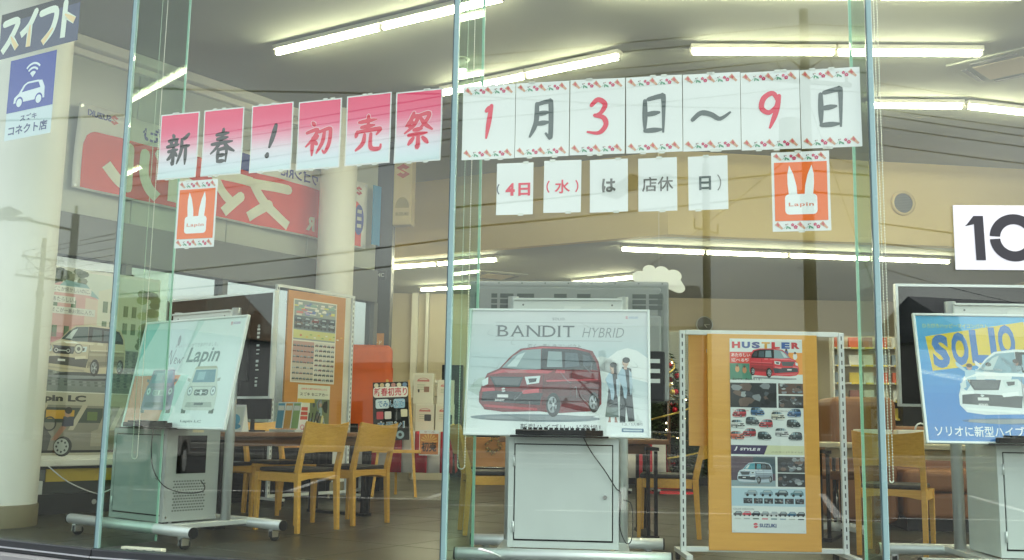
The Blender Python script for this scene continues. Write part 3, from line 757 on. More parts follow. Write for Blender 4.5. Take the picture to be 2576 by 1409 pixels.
# ================================================================== shared drawings
def S_logo(a, x, y, s, col, l=3):
    P = [(-.5, .28), (0, .56), (.5, .28), (.20, .10), (.0, .22), (-.14, .14), (.5, -.22), (.5, -.28), (0, -.56), (-.5, -.28), (-.20, -.10), (0, -.22), (.14, -.14), (-.5, .22)]
    a.poly([(x + p[0] * s, y + p[1] * s) for p in P], col, l)
def suzuki(a, x, y, h, col='23407e', red='d83a4e', l=3):
    S_logo(a, x, y + h * .45, h * 1.25, red, l); a.text('SUZUKI', x + h * 1.0, y, h=h * .95, col=col, l=l, bold=.035, spacing=1.05)
def car34(a, x, y, w, body, l=1, flip=False, dark='24282c', lip=None, glass='6f8894', hi=None, grille='30343a', boxy=0.):
    """three-quarter view of a small tall car, nose to the left (or right when flipped)"""
    body = srgb(body); hi = srgb(hi) if hi else tuple(min(1, c * 1.5 + .05) for c in body); lo = tuple(c * .55 for c in body)
    def T(p): return (x + (1 - p[0] if flip else p[0]) * w, y + p[1] * w)
    def pl(pts, c, k): a.poly([T(p) for p in pts], c, l + k)
    pl([(.06, .0), (.95, .02), (1.02, .05), (.9, -.005), (.3, -.035), (.05, -.02)], '8f979b', 0)
    pl([(0, .12), (0, .20), (.03, .29), (.06, .36), (.16, .405), (.25, .51), (.33, .575), (.50, .60), (.80, .592), (.925, .56), (.975, .47), (1.0, .30), (1.0, .12), (.96, .06), (.62, .035), (.5, .05), (.2, .04), (.05, .06)], body, 1)
    pl([(.52, .10), (.99, .14), (.985, .30), (.53, .30)], lo, 2)
    pl([(.53, .12), (.98, .16), (.982, .20), (.53, .17)], tuple(c * .35 for c in body), 2.3); pl([(.53, .24), (.98, .26), (.98, .285), (.53, .27)], tuple(c * .8 for c in body), 2.3)
    pl([(.33, .565), (.50, .59), (.78, .584), (.90, .555), (.78, .576), (.52, .580)], hi, 2.4)
    pl([(.515, .10), (.525, .395), (.53, .395), (.522, .10)], tuple(c * .3 for c in body), 2.6); pl([(.745, .13), (.75, .39), (.756, .39), (.752, .13)], tuple(c * .3 for c in body), 2.6)
    pl([(.20, .385), (.34, .392), (.40, .372), (.24, .365)], tuple(min(1, c * 2.2 + .12) for c in body), 3.4)
    pl([(.02, .13), (.50, .10), (.52, .20), (.03, .22)], dark, 2)
    pl([(.175, .41), (.27, .51), (.345, .56), (.50, .575), (.50, .40), (.36, .395)], glass, 2)
    pl([(.22, .42), (.31, .52), (.37, .545), (.30, .42)], 'c9d8da', 3)
    pl([(.50, .40), (.505, .578), (.78, .572), (.90, .545), (.955, .46), (.965, .40)], '20262b', 2)
    pl([(.55, .42), (.56, .555), (.67, .552), (.68, .42)], glass, 3)
    pl([(.70, .42), (.70, .545), (.80, .54), (.82, .43)], '4d5f68', 3); pl([(.85, .43), (.845, .53), (.90, .515), (.93, .44)], '3e4c54', 3)
    pl([(.06, .345), (.18, .395), (.50, .395), (.60, .385), (.56, .365), (.20, .37)], hi, 3)
    pl([(.08, .335), (.36, .335), (.33, .25), (.13, .245)], grille, 3)
    pl([(.10, .325), (.345, .325), (.32, .262), (.14, .258)], '555b60', 4)
    pl([(.37, .335), (.50, .345), (.49, .285), (.39, .27)], 'd8e4e6', 3); pl([(.40, .32), (.47, .325), (.465, .295), (.41, .285)], '3a4046', 4)
    pl([(.02, .30), (.07, .33), (.07, .27), (.025, .25)], 'd8e4e6', 3)
    pl([(.35, .22), (.49, .24), (.49, .205), (.36, .19)], hi, 3); pl([(.02, .235), (.12, .24), (.13, .215), (.02, .205)], hi, 3)
    pl([(.04, .10), (.48, .075), (.48, .055), (.05, .08)], lip or hi, 3)
    pl([(.15, .185), (.24, .185), (.24, .16), (.15, .16)], 'e8e8e8', 4)
    pl([(.62, .37), (.70, .37), (.70, .395), (.63, .40)], hi, 4)
    pl([(.55, .31), (.97, .325), (.97, .315), (.55, .295)], hi, 3)
    for cx, cy, rx, ry in ((.61, .105, .058, .10), (.94, .13, .045, .085)):
        q = T((cx, cy)); a.ell(q[0], q[1], rx * w, ry * w, '17191b', l + 4, 18); a.ell(q[0] - (.008 if not flip else -.008) * w, q[1], rx * .66 * w, ry * .68 * w, '9aa2a6', l + 5, 16)
        for k in range(5):
            an = k * 1.2566; a.poly([(q[0], q[1]), (q[0] + rx * .6 * w * math.cos(an), q[1] + ry * .6 * w * math.sin(an)), (q[0] + rx * .6 * w * math.cos(an + .5), q[1] + ry * .6 * w * math.sin(an + .5))], '3c4246', l + 6)
        a.ell(q[0], q[1], rx * .16 * w, ry * .16 * w, 'c8ced0', l + 7, 8)
def car_front(a, x, y, w, body, roof, l=1, grille=0):
    body = srgb(body); lo = tuple(c * .6 for c in body)
    def pl(pts, c, k): a.poly([(x + p[0] * w, y + p[1] * w) for p in pts], c, l + k)
    pl([(-.46, -.02), (.46, -.02), (.55, .0), (-.55, .0)], '9fb2b4', 0)
    pl([(-.5, .02), (-.5, .30), (-.46, .46), (-.42, .52), (-.36, .80), (-.30, .84), (.30, .84), (.36, .80), (.42, .52), (.46, .46), (.5, .30), (.5, .02), (.42, -.02), (-.42, -.02)], body, 1)
    pl([(-.36, .80), (-.30, .85), (.30, .85), (.36, .80)], roof, 2)
    pl([(-.35, .53), (-.31, .78), (.31, .78), (.35, .53)], '5e88a0', 2)
    pl([(-.22, .58), (-.20, .74), (.02, .74), (.0, .58)], '90b4c4', 3)
    pl([(-.42, .04), (-.38, .14), (.38, .14), (.42, .04)], lo, 2)
    pl([(-.14, .08), (-.14, .13), (.14, .13), (.14, .08)], '3b4650', 3)
    for s in (-1, 1):
        a.ell(x + s * .36 * w, y + .36 * w, .085 * w, .095 * w, '8d989c', l + 2, 16); a.ell(x + s * .36 * w, y + .36 * w, .06 * w, .07 * w, 'e4ecee', l + 3, 14); a.ell(x + s * .36 * w, y + .36 * w, .025 * w, .03 * w, '70787c', l + 4, 8)
        pl([(s * .50, .56), (s * .42, .54), (s * .42, .60), (s * .51, .62)], lo, 2)
        pl([(s * .50, -.08), (s * .36, -.08), (s * .36, .04), (s * .5, .04)], '202428', .5)
    a.rrect(x - .22 * w, y + .27 * w, x + .22 * w, y + .39 * w, .05 * w, '39434a' if grille else 'b9c4c8', l + 2)
    if grille:
        for s in (-1, 1): a.ring(x + s * .16 * w, y + .33 * w, .018 * w, .03 * w, 'd8dee0', l + 3, n=12)
        a.rect(x - .13 * w, y + .322 * w, x + .13 * w, y + .338 * w, 'd8dee0', l + 3)
    else:
        for k in range(9): a.rect(x + (-.18 + .042 * k) * w, y + .285 * w, x + (-.16 + .042 * k) * w, y + .375 * w, '6a757a', l + 3)
    a.rect(x - .03 * w, y + .285 * w, x + .03 * w, y + .375 * w, 'eef2f2', l + 4)
    pl([(-.34, .455), (.34, .455), (.36, .44), (-.36, .44)], lo, 2)

# ================================================================== display stand: rolling base, cabinet, screen seen from behind, leaning poster frame
def caster(parent, x, y):
    c = MB().cyl((x, y, .075), (x, y, .055), .014, 10); c.box((x - .018, y, .05), (.006, .05, .05)); c.box((x + .018, y, .05), (.006, .05, .05)); c.box((x, y, .072), (.042, .05, .008))
    k = c.build('caster', 'chrome', parent)
    MB().cyl((x - .014, y + .01, .032), (x + .014, y + .01, .032), .032, 16).build('wheel', 'rubber', k)
def stand(label, loc, rz, tvkind, lean, poster, cab_h=.60, frame_w=1.04, frame_h=.74, px_off=0., fx=0., cat='display stand', tube=1.26, tv_x=0., tv_z=1.335, fy=-.34, cm='cab_grey'):
    t = thing('display_stand', label, cat, loc, rz)
    for y in (-.36, .36):
        f = MB().cyl((-tube / 2, y, .107), (tube / 2, y, .107), .034, 20).build('foot_tube', 'silver', t)
        for s in (-1, 1): MB().cyl((s * tube / 2, y, .107), (s * (tube / 2 + .008), y, .107), .035, 20).build('end_cap', 'black_plastic', f)
        for s in (-1, 1): caster(t, s * (tube / 2 - .09), y)
    for s in (-1, 1): MB().box((s * .33, 0, .115), (.075, .70, .035)).build('cross_bar', 'silver', t, bevel=.005)
    # cabinet
    z0, z1 = .142, .142 + cab_h; w, d, yc = .61, .42, -.10
    cb = MB().span((-w / 2, yc - d / 2 + .012, z0), (w / 2, yc + d / 2, z1)).build('cabinet', cm, t, bevel=.004)
    fr = MB(); yf = yc - d / 2
    for a_, b_ in (((-w / 2, z0), (-w / 2 + .03, z1)), ((w / 2 - .03, z0), (w / 2, z1)), ((-w / 2 + .0305, z0), (w / 2 - .0305, z0 + .035)), ((-w / 2 + .0305, z1 - .035), (w / 2 - .0305, z1))):
        fr.span((a_[0], yf - .004, a_[1]), (b_[0], yf + .0118, b_[1]))
    fr.build('door_frame', cm, cb)
    MB().span((-w / 2 + .031, yf + .006, z0 + .036), (w / 2 - .031, yf + .0118, z1 - .036)).build('door_gap', 'black_plastic', cb)
    dr = MB().span((-w / 2 + .037, yf - .006, z0 + .045), (w / 2 - .037, yf + .0055, z1 - .042)).build('door', cm, cb, bevel=.003)
    lk = MB().cyl((w / 2 - .075, yf - .0065, (z0 + z1) / 2 - .02), (w / 2 - .075, yf - .014, (z0 + z1) / 2 - .02), .011, 14).build('lock', 'chrome', cb)
    for zz in (z0 + .11, z1 - .13): MB().cyl((-w / 2 + .030, yf - .008, zz - .03), (-w / 2 + .030, yf - .008, zz + .03), .006, 8).build('hinge', 'silver', cb)
    # side face: opening, perforated vent, rating label
    op = [(.055 * math.cos(R(q)) * .3, 0) for q in ()]
    MB().span((w / 2 + .0005, yc - .13, z0 + .31), (w / 2 + .003, yc + .10, z0 + .56)).build('side_opening', 'black_gloss', cb, bevel=.0012)
    vp = MB()
    for i in range(11):
        for j in range(12): vp.box((w / 2 + .0012, yc - .14 + .021 * j + (.01 if i % 2 else 0), z0 + .07 + .019 * i), (.0014, .012, .009))
    vp.build('vent_holes', mat('vent_dark', (.10, .115, .105), .6), cb)
    MB().span((w / 2 + .0005, yc - .02, z0 + .58), (w / 2 + .0015, yc + .07, z0 + .64)).build('rating_label', mat('cream_label', (.66, .55, .36), .6), cb)
    for q in (-.19, .20): MB().cyl((w / 2, yc + q, z0 + .03), (w / 2 + .004, yc + q, z0 + .03), .007, 10).build('screw', 'chrome', cb)
    # posts, rail, tray
    for s in (-1, 1): MB().cyl((s * .335, .165, .13), (s * .335, .165, 1.59), .033, 18).build('post', 'silver', t)
    rl = MB().box((0, .125, 1.525), (.67, .02, .085)).build('rail', 'white_metal', t, bevel=.006)
    MB().box((0, .117, 1.57), (.66, .03, .012)).build('rail_lip', 'white_metal', rl)
    for s in (-1, 1): MB().cyl((s * .27, .1152, 1.535), (s * .27, .1135, 1.535), .006, 8).build('bolt', 'grey_frame', rl)
    MB().box((.03, .1135, 1.505), (.10, .003, .045)).build('sticker', 'white_paper', rl)
    tz = z1 + .012
    kx = fx * .55; ky = fy - .05
    ty = MB().span((kx - .27, ky - .03, tz - .011), (kx + .27, yc - .05, tz - .001)).build('tray', 'black_plastic', t, bevel=.003)
    kb = MB().box((kx, ky, tz + .016), (.48, .05, .030)).build('keyboard', 'black_plastic', t, bevel=.004)
    for k in range(14): MB().box((kx - .19 + .029 * k, ky, tz + .036), (.020, .03, .012)).build('key', 'black_plastic', kb)
    # screen, its back to the window
    sc = thing('screen', '', '') if False else bpy.data.objects.new('screen', None)
    COL.objects.link(sc); sc.parent = t; sc.location = (tv_x, .255, tv_z)
    W, H = 1.24, .735
    if tvkind == 'grey':
        MB().box((0, .02, 0), (W, .035, H)).build('shell', 'tv_grey', sc, bevel=.012)
        MB().box((0, -.012, .01), (W - .10, .03, H - .10)).build('raised_back', 'tv_grey', sc, bevel=.025)
        for x0, x1 in ((-.52, -.48), (-.46, -.37), (-.345, -.23), (-.095, -.01), (.06, .15), (.43, .52), (.54, .63)):
            for zz in (.27, .235, .20):
                MB().span((x0 * .92, -.0295, zz - .013), (x1 * .92, -.0278, zz + .013)).build('vent', 'vent_dark', sc, bevel=.0)
        for s in (-1, 1): MB().box((s * .56, -.008, .02), (.05, .04, .56)).build('grip', 'tv_grey_dark', sc, bevel=.018)
        MB().box((.42, -.04, -.05), (.30, .03, .40)).build('cover', 'tv_grey', sc, bevel=.02)
        bx = MB().box((.50, -.05, -.22), (.18, .05, .30)).build('connector_box', 'black_plastic', sc, bevel=.01)
        for k in range(3): MB().box((.50, -.077, -.13 - .06 * k), (.12, .006, .025)).build('port', 'white_metal', bx)
        for k in range(9): MB().cyl((-.58 + .145 * k, -.0, H / 2 - .014), (-.58 + .145 * k, -.002, H / 2 - .014), .005, 8).build('screw', 'vent_dark', sc)
    else:
        MB().box((0, .02, 0), (W, .03, H)).build('shell', 'black_gloss', sc, bevel=.004)
        fb = MB()
        for a_, d_ in (((0, 0, H / 2), (W + .016, .042, .016)), ((0, 0, -H / 2), (W + .016, .042, .016)), ((-W / 2, 0, 0), (.016, .0415, H - .0165)), ((W / 2, 0, 0), (.016, .0415, H - .0165))): fb.box((a_[0], .018, a_[2]), d_)
        fb.build('bezel', 'silver', sc)
        MB().box((0, -.005, -.03), (W * .62, .02, H * .62)).build('raised_back', 'black_plastic', sc, bevel=.01)
        la = Art()
        for k in range(15):
            if k % 4 != 3: la.rect(.455, .10 - .028 * k, .455 + random.choice((.03, .035, .026)), .10 - .028 * k + random.choice((.008, .014, .018)), 'c9cfcf', 1)
        la.ell(.47, .13, .014, .012, '9aa2a2', 1, 12)
        la.build('port_legend', sc, frame_xz(.004))
    # leaning poster frame: own thing, rests on the tray
    p = thing('poster_frame', poster[0], 'framed poster')
    Ml = Matrix.Translation(loc) @ Matrix.Rotation(rz, 4, 'Z') @ Matrix.Translation((fx, fy, z1 + .004)) @ Matrix.Rotation(R(-lean), 4, 'X')
    p.matrix_world = Ml
    w, h, e = frame_w, frame_h, .014
    fb = MB(); fb.span((-w / 2, -.012, 0), (-w / 2 + e, .012, h)); fb.span((w / 2 - e, -.012, 0), (w / 2, .012, h)); fb.span((-w / 2 + e, -.0118, 0), (w / 2 - e, .012, e)); fb.span((-w / 2 + e, -.0118, h - e), (w / 2 - e, .012, h))
    fb.build('frame', mat('frame_white', (.72, .76, .75), .3, .2, var=.02), p, bevel=.003)
    MB().span((-w / 2 + e, -.002, e), (w / 2 - e, .008, h - e)).build('backing', 'white_paper', p)
    a = Art(); poster[1](a, w - 2 * e, h - 2 * e)
    a.build('printed_poster', p, frame_xz(-.0025, 0, h / 2), PRINTG)
    if poster[2]:
        MB().span((-w / 2 + e, -.0115, e), (w / 2 - e, -.0095, h - e)).build('cover_sheet', COVER, p)
    return t
mat('cab_grey', (.56, .61, .59), .4, .0, var=.07, scale=5, bump=.03, bscale=25)
mat('cab_grey_shaded', (.36, .385, .37), .4, .1, var=.03, scale=3); mat('tv_grey', (.30, .31, .30), .5, var=.04); mat('tv_grey_dark', (.16, .17, .165), .5, var=.05); mat('vent_dark', (.10, .115, .105), .6)  # left stand's cabinet grey is darkened in colour to stand for shade
COVER = glass_mat('poster_cover', (.97, .98, .98), .05, .25)

# ------------------------------------------------ poster drawings (w, h in metres, origin centre)
def art_lapin(a, w, h):
    a.rect(-w / 2, -h / 2, w / 2, h / 2, 'e6f0f0', 0)
    a.poly([(-w / 2, h / 2), (-w * .36, h / 2), (-w * .5, h * .12)], '6cc4bc', 1)
    a.poly([(-w / 2, -h / 2), (-w / 2, -h * .02), (-w * .02, -h * .02), (-w * .12, -h * .28), (-w * .15, -h / 2)], 'f0946c', 1)
    a.poly([(-w * .12, -h * .28), (-w * .02, -h * .02), (w * .06, -h * .02), (-w * .06, -h / 2), (-w * .15, -h / 2)], 'bfe0da', 1)
    a.poly([(-w * .5, h * .12), (-w * .36, h * .5), (w * .10, h * .5), (-w * .1, -.02 * h), (-w * .5, -.02 * h)], 'cfe6e4', .6)
    a.ell(-w * .115, h * .315, .016, .036, '8a9698', 2)
    a.text('新しいラパンができあがりました。', -w * .14, h * .245, w=w * .42, col='9aa6a8', l=2)
    for st in ([(0, 0), (.10, .55), (.16, .95), (.20, .5), (.26, .05), (.32, .55), (.40, 1.0)], [(.42, .2), (.52, .35), (.46, .45), (.42, .15), (.54, .08)], [(.58, .4), (.62, .1), (.70, .36), (.74, .1), (.84, .42), (.92, .40)]):
        a.brush(st, .007, -w * .20, h * .08, w * .19, h * .15, '6c7a7e', 2, (.6, 1, .6))
    a.text('Lapin', .0, h * .055, w=w * .32, h=h * .185, col='68767c', l=2, shear=.22, bold=.02)
    suzuki(a, w * .37, h * .44, .016, 'b49ac0', 'd87a90')
    car_front(a, -w * .20, -h * .34, w * .31, '8f84a0', 'e4ecec', 2, 0); car_front(a, w * .22, -h * .34, w * .31, 'd4dad2', 'b4b09a', 2, 1)
    a.text('Lapin', -w * .36, -h * .465, w=w * .13, h=.018, col='98888a', l=3, bold=.03); a.text('Lapin LC', w * .08, -h * .465, w=w * .2, h=.02, col='7a868a', l=3, bold=.03)
def art_bandit(a, w, h):
    a.grad(-w / 2, -h / 2, w / 2, h / 2, ['eef2f2', 'e4eaea', 'c4d2d4', 'c0d0d4', 'd0d6d8', 'd8d8d8'], 0, 20)
    for k, (x0, y0, x1, y1) in enumerate(((.22, .02, .5, .20), (.10, -.02, .34, .13), (-.5, -.16, -.36, -.05))):
        pts = [(w * x0, h * y0)] + [(w * (x0 + (x1 - x0) * t), h * (y0 + (y1 - y0) * math.sin(t * 2.6))) for t in (.2, .4, .6, .8)] + [(w * x1, h * (y0 + (y1 - y0) * .55)), (w * x1, h * (y0 - .1))]
        a.poly(pts, ['eceeec', 'dfe4e2', 'b4c4be'][k], 1)
    a.text('SOLIO', 0, h * .425, h=.016, col='8b8f92', l=2, bold=.02, align='C', spacing=1.2)
    a.line([(-w * .36, h * .405), (w * .36, h * .405)], .0022, '9aa0a2')
    a.line([(-w * .36, h * .255), (w * .36, h * .255)], .0022, '9aa0a2')
    x = -w * .345
    for ch in 'BANDIT':
        ww = w * {'B': .062, 'A': .076, 'N': .076, 'D': .074, 'I': .012, 'T': .066}[ch]
        a.text(ch, x, h * .285, h=h * .095, w=ww, col='5f6468', l=2, bold=.0)
        for xs in {'B': (0,), 'A': (.1, .9), 'N': (.05, .95), 'D': (0,), 'I': (.5,), 'T': (.5,)}[ch]:
            a.rect(x + ww * xs - .011, h * .285, x + ww * xs + .011, h * .285 + .003, '5f6468', 2.2)
            if ch in 'INBD': a.rect(x + ww * xs - .011, h * .38 - .003, x + ww * xs + .011, h * .38, '5f6468', 2.2)
        x += ww + w * .014
    a.text('HYBRID', w * .135, h * .285, w=w * .235, h=h * .08, col='8f9496', l=2, shear=.25, bold=-.008)
    a.text('強く、美しきコンパクト', -w * .02, h * .19, w=w * .30, col='767b7e', l=2, bold=.005, align='C')
    suzuki(a, w * .385, h * .445, .012, '9fb0cc', 'd88a96')
    a.ell(-w * .12, -h * .375, w * .36, h * .03, '7d8a92', 1, 30)
    car34(a, -w * .435, -h * .37, w * .68, '78131c', 2, False, '2a2a30', 'b82c38', '8fa2a6', 'c8404c', '30383e')
    S_logo(a, -w * .30, -h * .155, .024, 'cfd6d8', 8); a.text('BANDIT', -w * .345, -h * .245, w=.055, col='f0f0f0', l=8, shear=.2, bold=.04)
    # the couple standing by the car
    b0 = -h * .40
    def fig(x, H_, long_hair, skirt):
        q = H_ / .36
        F = lambda pts, c, l: a.poly([(x + p[0] * q, b0 + p[1] * q) for p in pts], c, l)
        if skirt:
            F([(-.040, .030), (.035, .030), (.030, .150), (-.026, .150)], '6c7c78', 3); F([(-.030, .085), (.032, .085), (.026, .20), (.020, .285), (-.014, .285), (-.022, .20)], '2c3236', 4)
            F([(-.024, .0), (-.008, .0), (-.010, .03), (-.018, .03)], 'a87868', 4); F([(.012, .0), (.030, .0), (.022, .03), (.014, .03)], 'a87868', 4)
        else:
            F([(-.028, .0), (.0, .0), (.004, .085), (.016, .005), (.048, .008), (.034, .18), (-.026, .18)], '2e3438', 3); F([(-.026, .165), (.034, .155), (.032, .285), (-.016, .295)], '363f46', 4)
        F([(-.040, .245), (-.018, .288), (.0, .275), (.012, .17), (.006, .125), (-.006, .13), (-.012, .18)], 'a8c0d0', 5); F([(.020, .28), (.034, .26), (.040, .18), (.030, .14), (.024, .16)], 'b8cad6', 5)
        F([(-.006, .28), (.010, .28), (.010, .30), (-.006, .30)], 'd0ae9a', 5)
        a.ell(x + .002 * q, b0 + .318 * q, .0175 * q, .022 * q, 'd8b8a4', 6, 14); a.ell(x + .006 * q, b0 + .330 * q, .0200 * q, .0160 * q, '34302c', 7, 12)
        if long_hair: F([(.004, .342), (.022, .335), (.028, .25), (.012, .245), (.008, .30)], '34302c', 7)
        F([(-.012, .316), (-.008, .318), (-.008, .320), (-.012, .319)], '3a302c', 8); F([(-.012, .304), (-.004, .303), (-.004, .305), (-.012, .306)], 'a86a60', 8)
    fig(w * .305, h * .50, True, True); fig(w * .375, h * .545, False, False)
    a.text('新型ハイブリッド登場！', -w * .20, -h * .475, w=w * .44, h=h * .055, col='4a4f52', l=2, bold=.004)
    a.text('1.2L / 5人乗り', w * .36, -h * .425, w=w * .11, col='8a8f92', l=2); a.rrect(w * .355, -h * .475, w * .475, -h * .445, .004, '5d7c9c', 2); a.rect(w * .365, -h * .466, w * .465, -h * .454, 'c8d6e0', 3)
    # creases of the cover sheet
    for k in range(16):
        x = random.uniform(-.45, .45) * w; y = random.uniform(-.42, .42) * h
        a.brush([(x, y), (x + random.uniform(-.05, .05), y + random.uniform(-.03, .03)), (x + random.uniform(-.08, .08), y + random.uniform(-.07, .07))], .002, 0, 0, 1, 1, '8f989a', 9, (.3, 1, .3))
def art_solio(a, w, h):
    a.grad(-w / 2, -h / 2, w / 2, h / 2, ['2f7cc8', '2f86d4', '3c9ede', '54b4e4'], 0, 16)
    a.text('ひろびろハッピーマイコンパクト', -w * .465, h * .40, w=w * .36, h=.026, col='c8dc8c', l=2, bold=.02)
    a.poly([(-w * .435, h * .05), (w * .10, h * .16), (w * .095, h * .46), (-w * .455, h * .33)], 'eccc20', 1)
    x = -w * .425
    for k, ch in enumerate('SOLIO'):
        ww = w * (.034 if ch == 'I' else .092); a.text(ch, x, h * (.075 + .022 * k), w=ww, h=h * .27, col='2f78c4', l=2, bold=.05); x += ww + w * .014
    for x, y, c in ((-w * .235, h * -.02, 'bcd8e8'), (-w * .13, h * -.01, 'f0f0f0'), (w * .02, h * .02, 'c4dcea')):
        a.ell(x, y + .075, .016, .018, 'c89a84', 4, 12); a.ell(x, y + .084, .017, .012, '4a362e', 5, 12)
        a.poly([(x - .03, y), (x + .03, y), (x + .027, y + .058), (x - .027, y + .058)], c, 4)
        a.poly([(x - .03, y + .05), (x - .07, y + .08), (x - .075, y + .105), (x - .063, y + .1), (x - .02, y + .06)], c, 4); a.poly([(x + .03, y + .05), (x + .07, y + .045), (x + .075, y + .055), (x + .03, y + .065)], c, 4)
        a.poly([(x - .03, y), (x + .03, y), (x + .045, y - .05), (x + .03, y - .055), (x, y - .02), (x - .03, y - .06), (x - .045, y - .05)], '7fa8c8', 4)
    a.ell(w * .02, -h * .34, w * .33, h * .025, '2d649c', 1, 24)
    car34(a, -w * .31, -h * .33, w * .66, 'e8eef0', 2, False, '3c4246', 'f8fcfc', '8fb0c0', 'fafefe', '3c4248')
    S_logo(a, -w * .185, -h * .135, .022, 'e8eef0', 8); a.text('SOLIO', -w * .21, -h * .225, w=.05, col='f0f0f0', l=8, bold=.05)
    a.text('ソリオに新型ハイブリッド登場！', -w * .46, -h * .465, w=w * .76, h=h * .085, col='f4f8fa', l=3, bold=.012)

stand('grey rolling display stand with vented cabinet, black screen and the mint poster', (-2.30, 7.25, 0), R(-37), 'black', 11, ('framed mint poster of two small cars leaning on its stand', art_lapin, True), frame_w=1.10, fx=.42, fy=-.37, tube=1.40, cm='cab_grey_shaded')
stand('grey rolling display stand with plain cabinet door and grey vented screen back', (.33, 6.08, 0), R(-5), 'grey', 11, ('framed silver poster of a red van and a couple leaning on its stand', art_bandit, True), tube=1.17, fx=-.04)
stand('grey rolling display stand with black screen holding the blue poster', (2.98, 5.98, 0), R(-2), 'black', 11, ('framed blue and yellow poster of a white car leaning on its stand', art_solio, True), tube=1.5, fx=-.18, fy=-.36)

# ================================================================== chairs and tables
def make_chair(label, group):
    t = thing('chair', label, 'chair', group=group)
    for s in (-1, 1):
        lg = MB(); lg.beam((s * .205, -.225, 0), (s * .205, -.20, .43), (.030, .034), (.036, .046)); lg.beam((s * .205, -.20, .4305), (s * .205, -.285, .80), (.036, .046), (.030, .028))
        lg.build('rear_leg', 'chair_wood', t, bevel=.004)
        MB().beam((s * .205, .215, 0), (s * .205, .21, .43), (.028, .028), (.038, .038)).build('front_leg', 'chair_wood', t, bevel=.004)
        MB().span((s * .205 - .011, -.176, .365), (s * .205 + .011, .19, .430)).build('side_rail', 'chair_wood', t, bevel=.003)
    for y, nm in ((-.20, 'rear_rail'), (.21, 'front_rail')):
        pts = [(-.186, .372), (-.10, .386), (0, .391), (.10, .386), (.186, .372), (.186, .432), (-.186, .432)]
        MB().prism(pts, -.011, .011, Matrix(((1, 0, 0, 0), (0, 0, -1, y), (0, 1, 0, 0), (0, 0, 0, 1)))).build(nm, 'chair_wood', t, bevel=.003)
    MB().box((0, .012, .450), (.40, .40, .030)).build('seat', 'seat_black', t, bevel=.012)
    b = MB(); n = 12; vs = []
    for i in range(n + 1):
        u = -1 + 2 * i / n; bow = .055 * (1 - u * u)
        for z, y0, th in ((.575, -.242, .009), (.575, -.242, -.009), (.812 - .022 * (1 - u * u), -.290, -.009), (.812 - .022 * (1 - u * u), -.290, .009)):
            vs.append((u * .223, y0 - bow + th, z + (.012 * (1 - u * u) if z < .6 else 0)))
    fs = []
    for i in range(n):
        for k in range(4): fs.append((i * 4 + k, i * 4 + (k + 1) % 4, (i + 1) * 4 + (k + 1) % 4, (i + 1) * 4 + k))
    fs += [(3, 2, 1, 0), (n * 4, n * 4 + 1, n * 4 + 2, n * 4 + 3)]
    b.add(vs, fs); b.build('backrest', 'chair_wood', t, bevel=.003)
    return t
CG = 'wooden dining chairs in the showroom'
proto = make_chair('', CG); placed = [0]
def put_chair(x, y, rz, label):
    o = proto if placed[0] == 0 else copy_tree(proto); placed[0] = 1
    o.location = (x, y, 0); o.rotation_euler = (0, 0, R(rz)); o['label'] = label
# chair heading: local +Y is the sitter's front. Near-side chairs face the long table (up-left)
put_chair(-1.60, 7.93, 56, 'wooden chair with its back before the wood board, drawn to the dark table')
put_chair(-1.29, 8.55, 56, 'wooden chair beside the striped cloth table, end of the dark table')
put_chair(-2.45, 8.75, 234, 'wooden chair on the far side of the dark table, facing the window')
put_chair(-2.05, 9.35, 234, 'wooden chair on the far side of the dark table, next to the wood board')
put_chair(-.12, 7.95, -82, 'wooden chair seen edge on beside the wreath cabinet')
put_chair(1.22, 7.95, 80, 'wooden chair seen edge on beside the Christmas tree')
put_chair(2.60, 7.02, -28, 'wooden chair drawn to the table with white tissue boxes')
def table(label, loc, rz, L, Wd, top, H=.72):
    t = thing('table', label, 'table', loc, rz)
    MB().box((0, 0, H - .018), (L, Wd, .036)).build('table_top', top, t, bevel=.006)
    MB().box((0, 0, H - .075), (L - .25, Wd - .2, .07)).build('apron', top, t)
    for s in (-1, 1):
        x = s * (L / 2 - .12)
        f = MB().box((x, 0, .012), (.10, Wd - .06, .024)).build('foot_bar', 'black_plastic', t)
        for q in (-1, 1):
            for e in (-.028, .028): MB().box((x + e, q * (Wd / 2 - .06), .33), (.024, .04, .61)).build('leg', 'black_plastic', t)
        MB().box((x, 0, .650), (.10, Wd - .06, .024)).build('top_bar', 'black_plastic', t)
    return t
table('dark wood meeting table with black sled legs near the wood board', (-1.98, 8.72, 0), R(55), 1.85, .76, 'table_wood')
table('dark wood meeting table mostly hidden behind the red van poster stand', (.55, 8.0, 0), R(0), 1.25, .76, 'table_wood')
table('pale topped table with black legs beside the blue poster stand', (3.05, 7.75, 0), R(-26), 1.5, .78, mat('pale_top', (.62, .55, .38), .4))
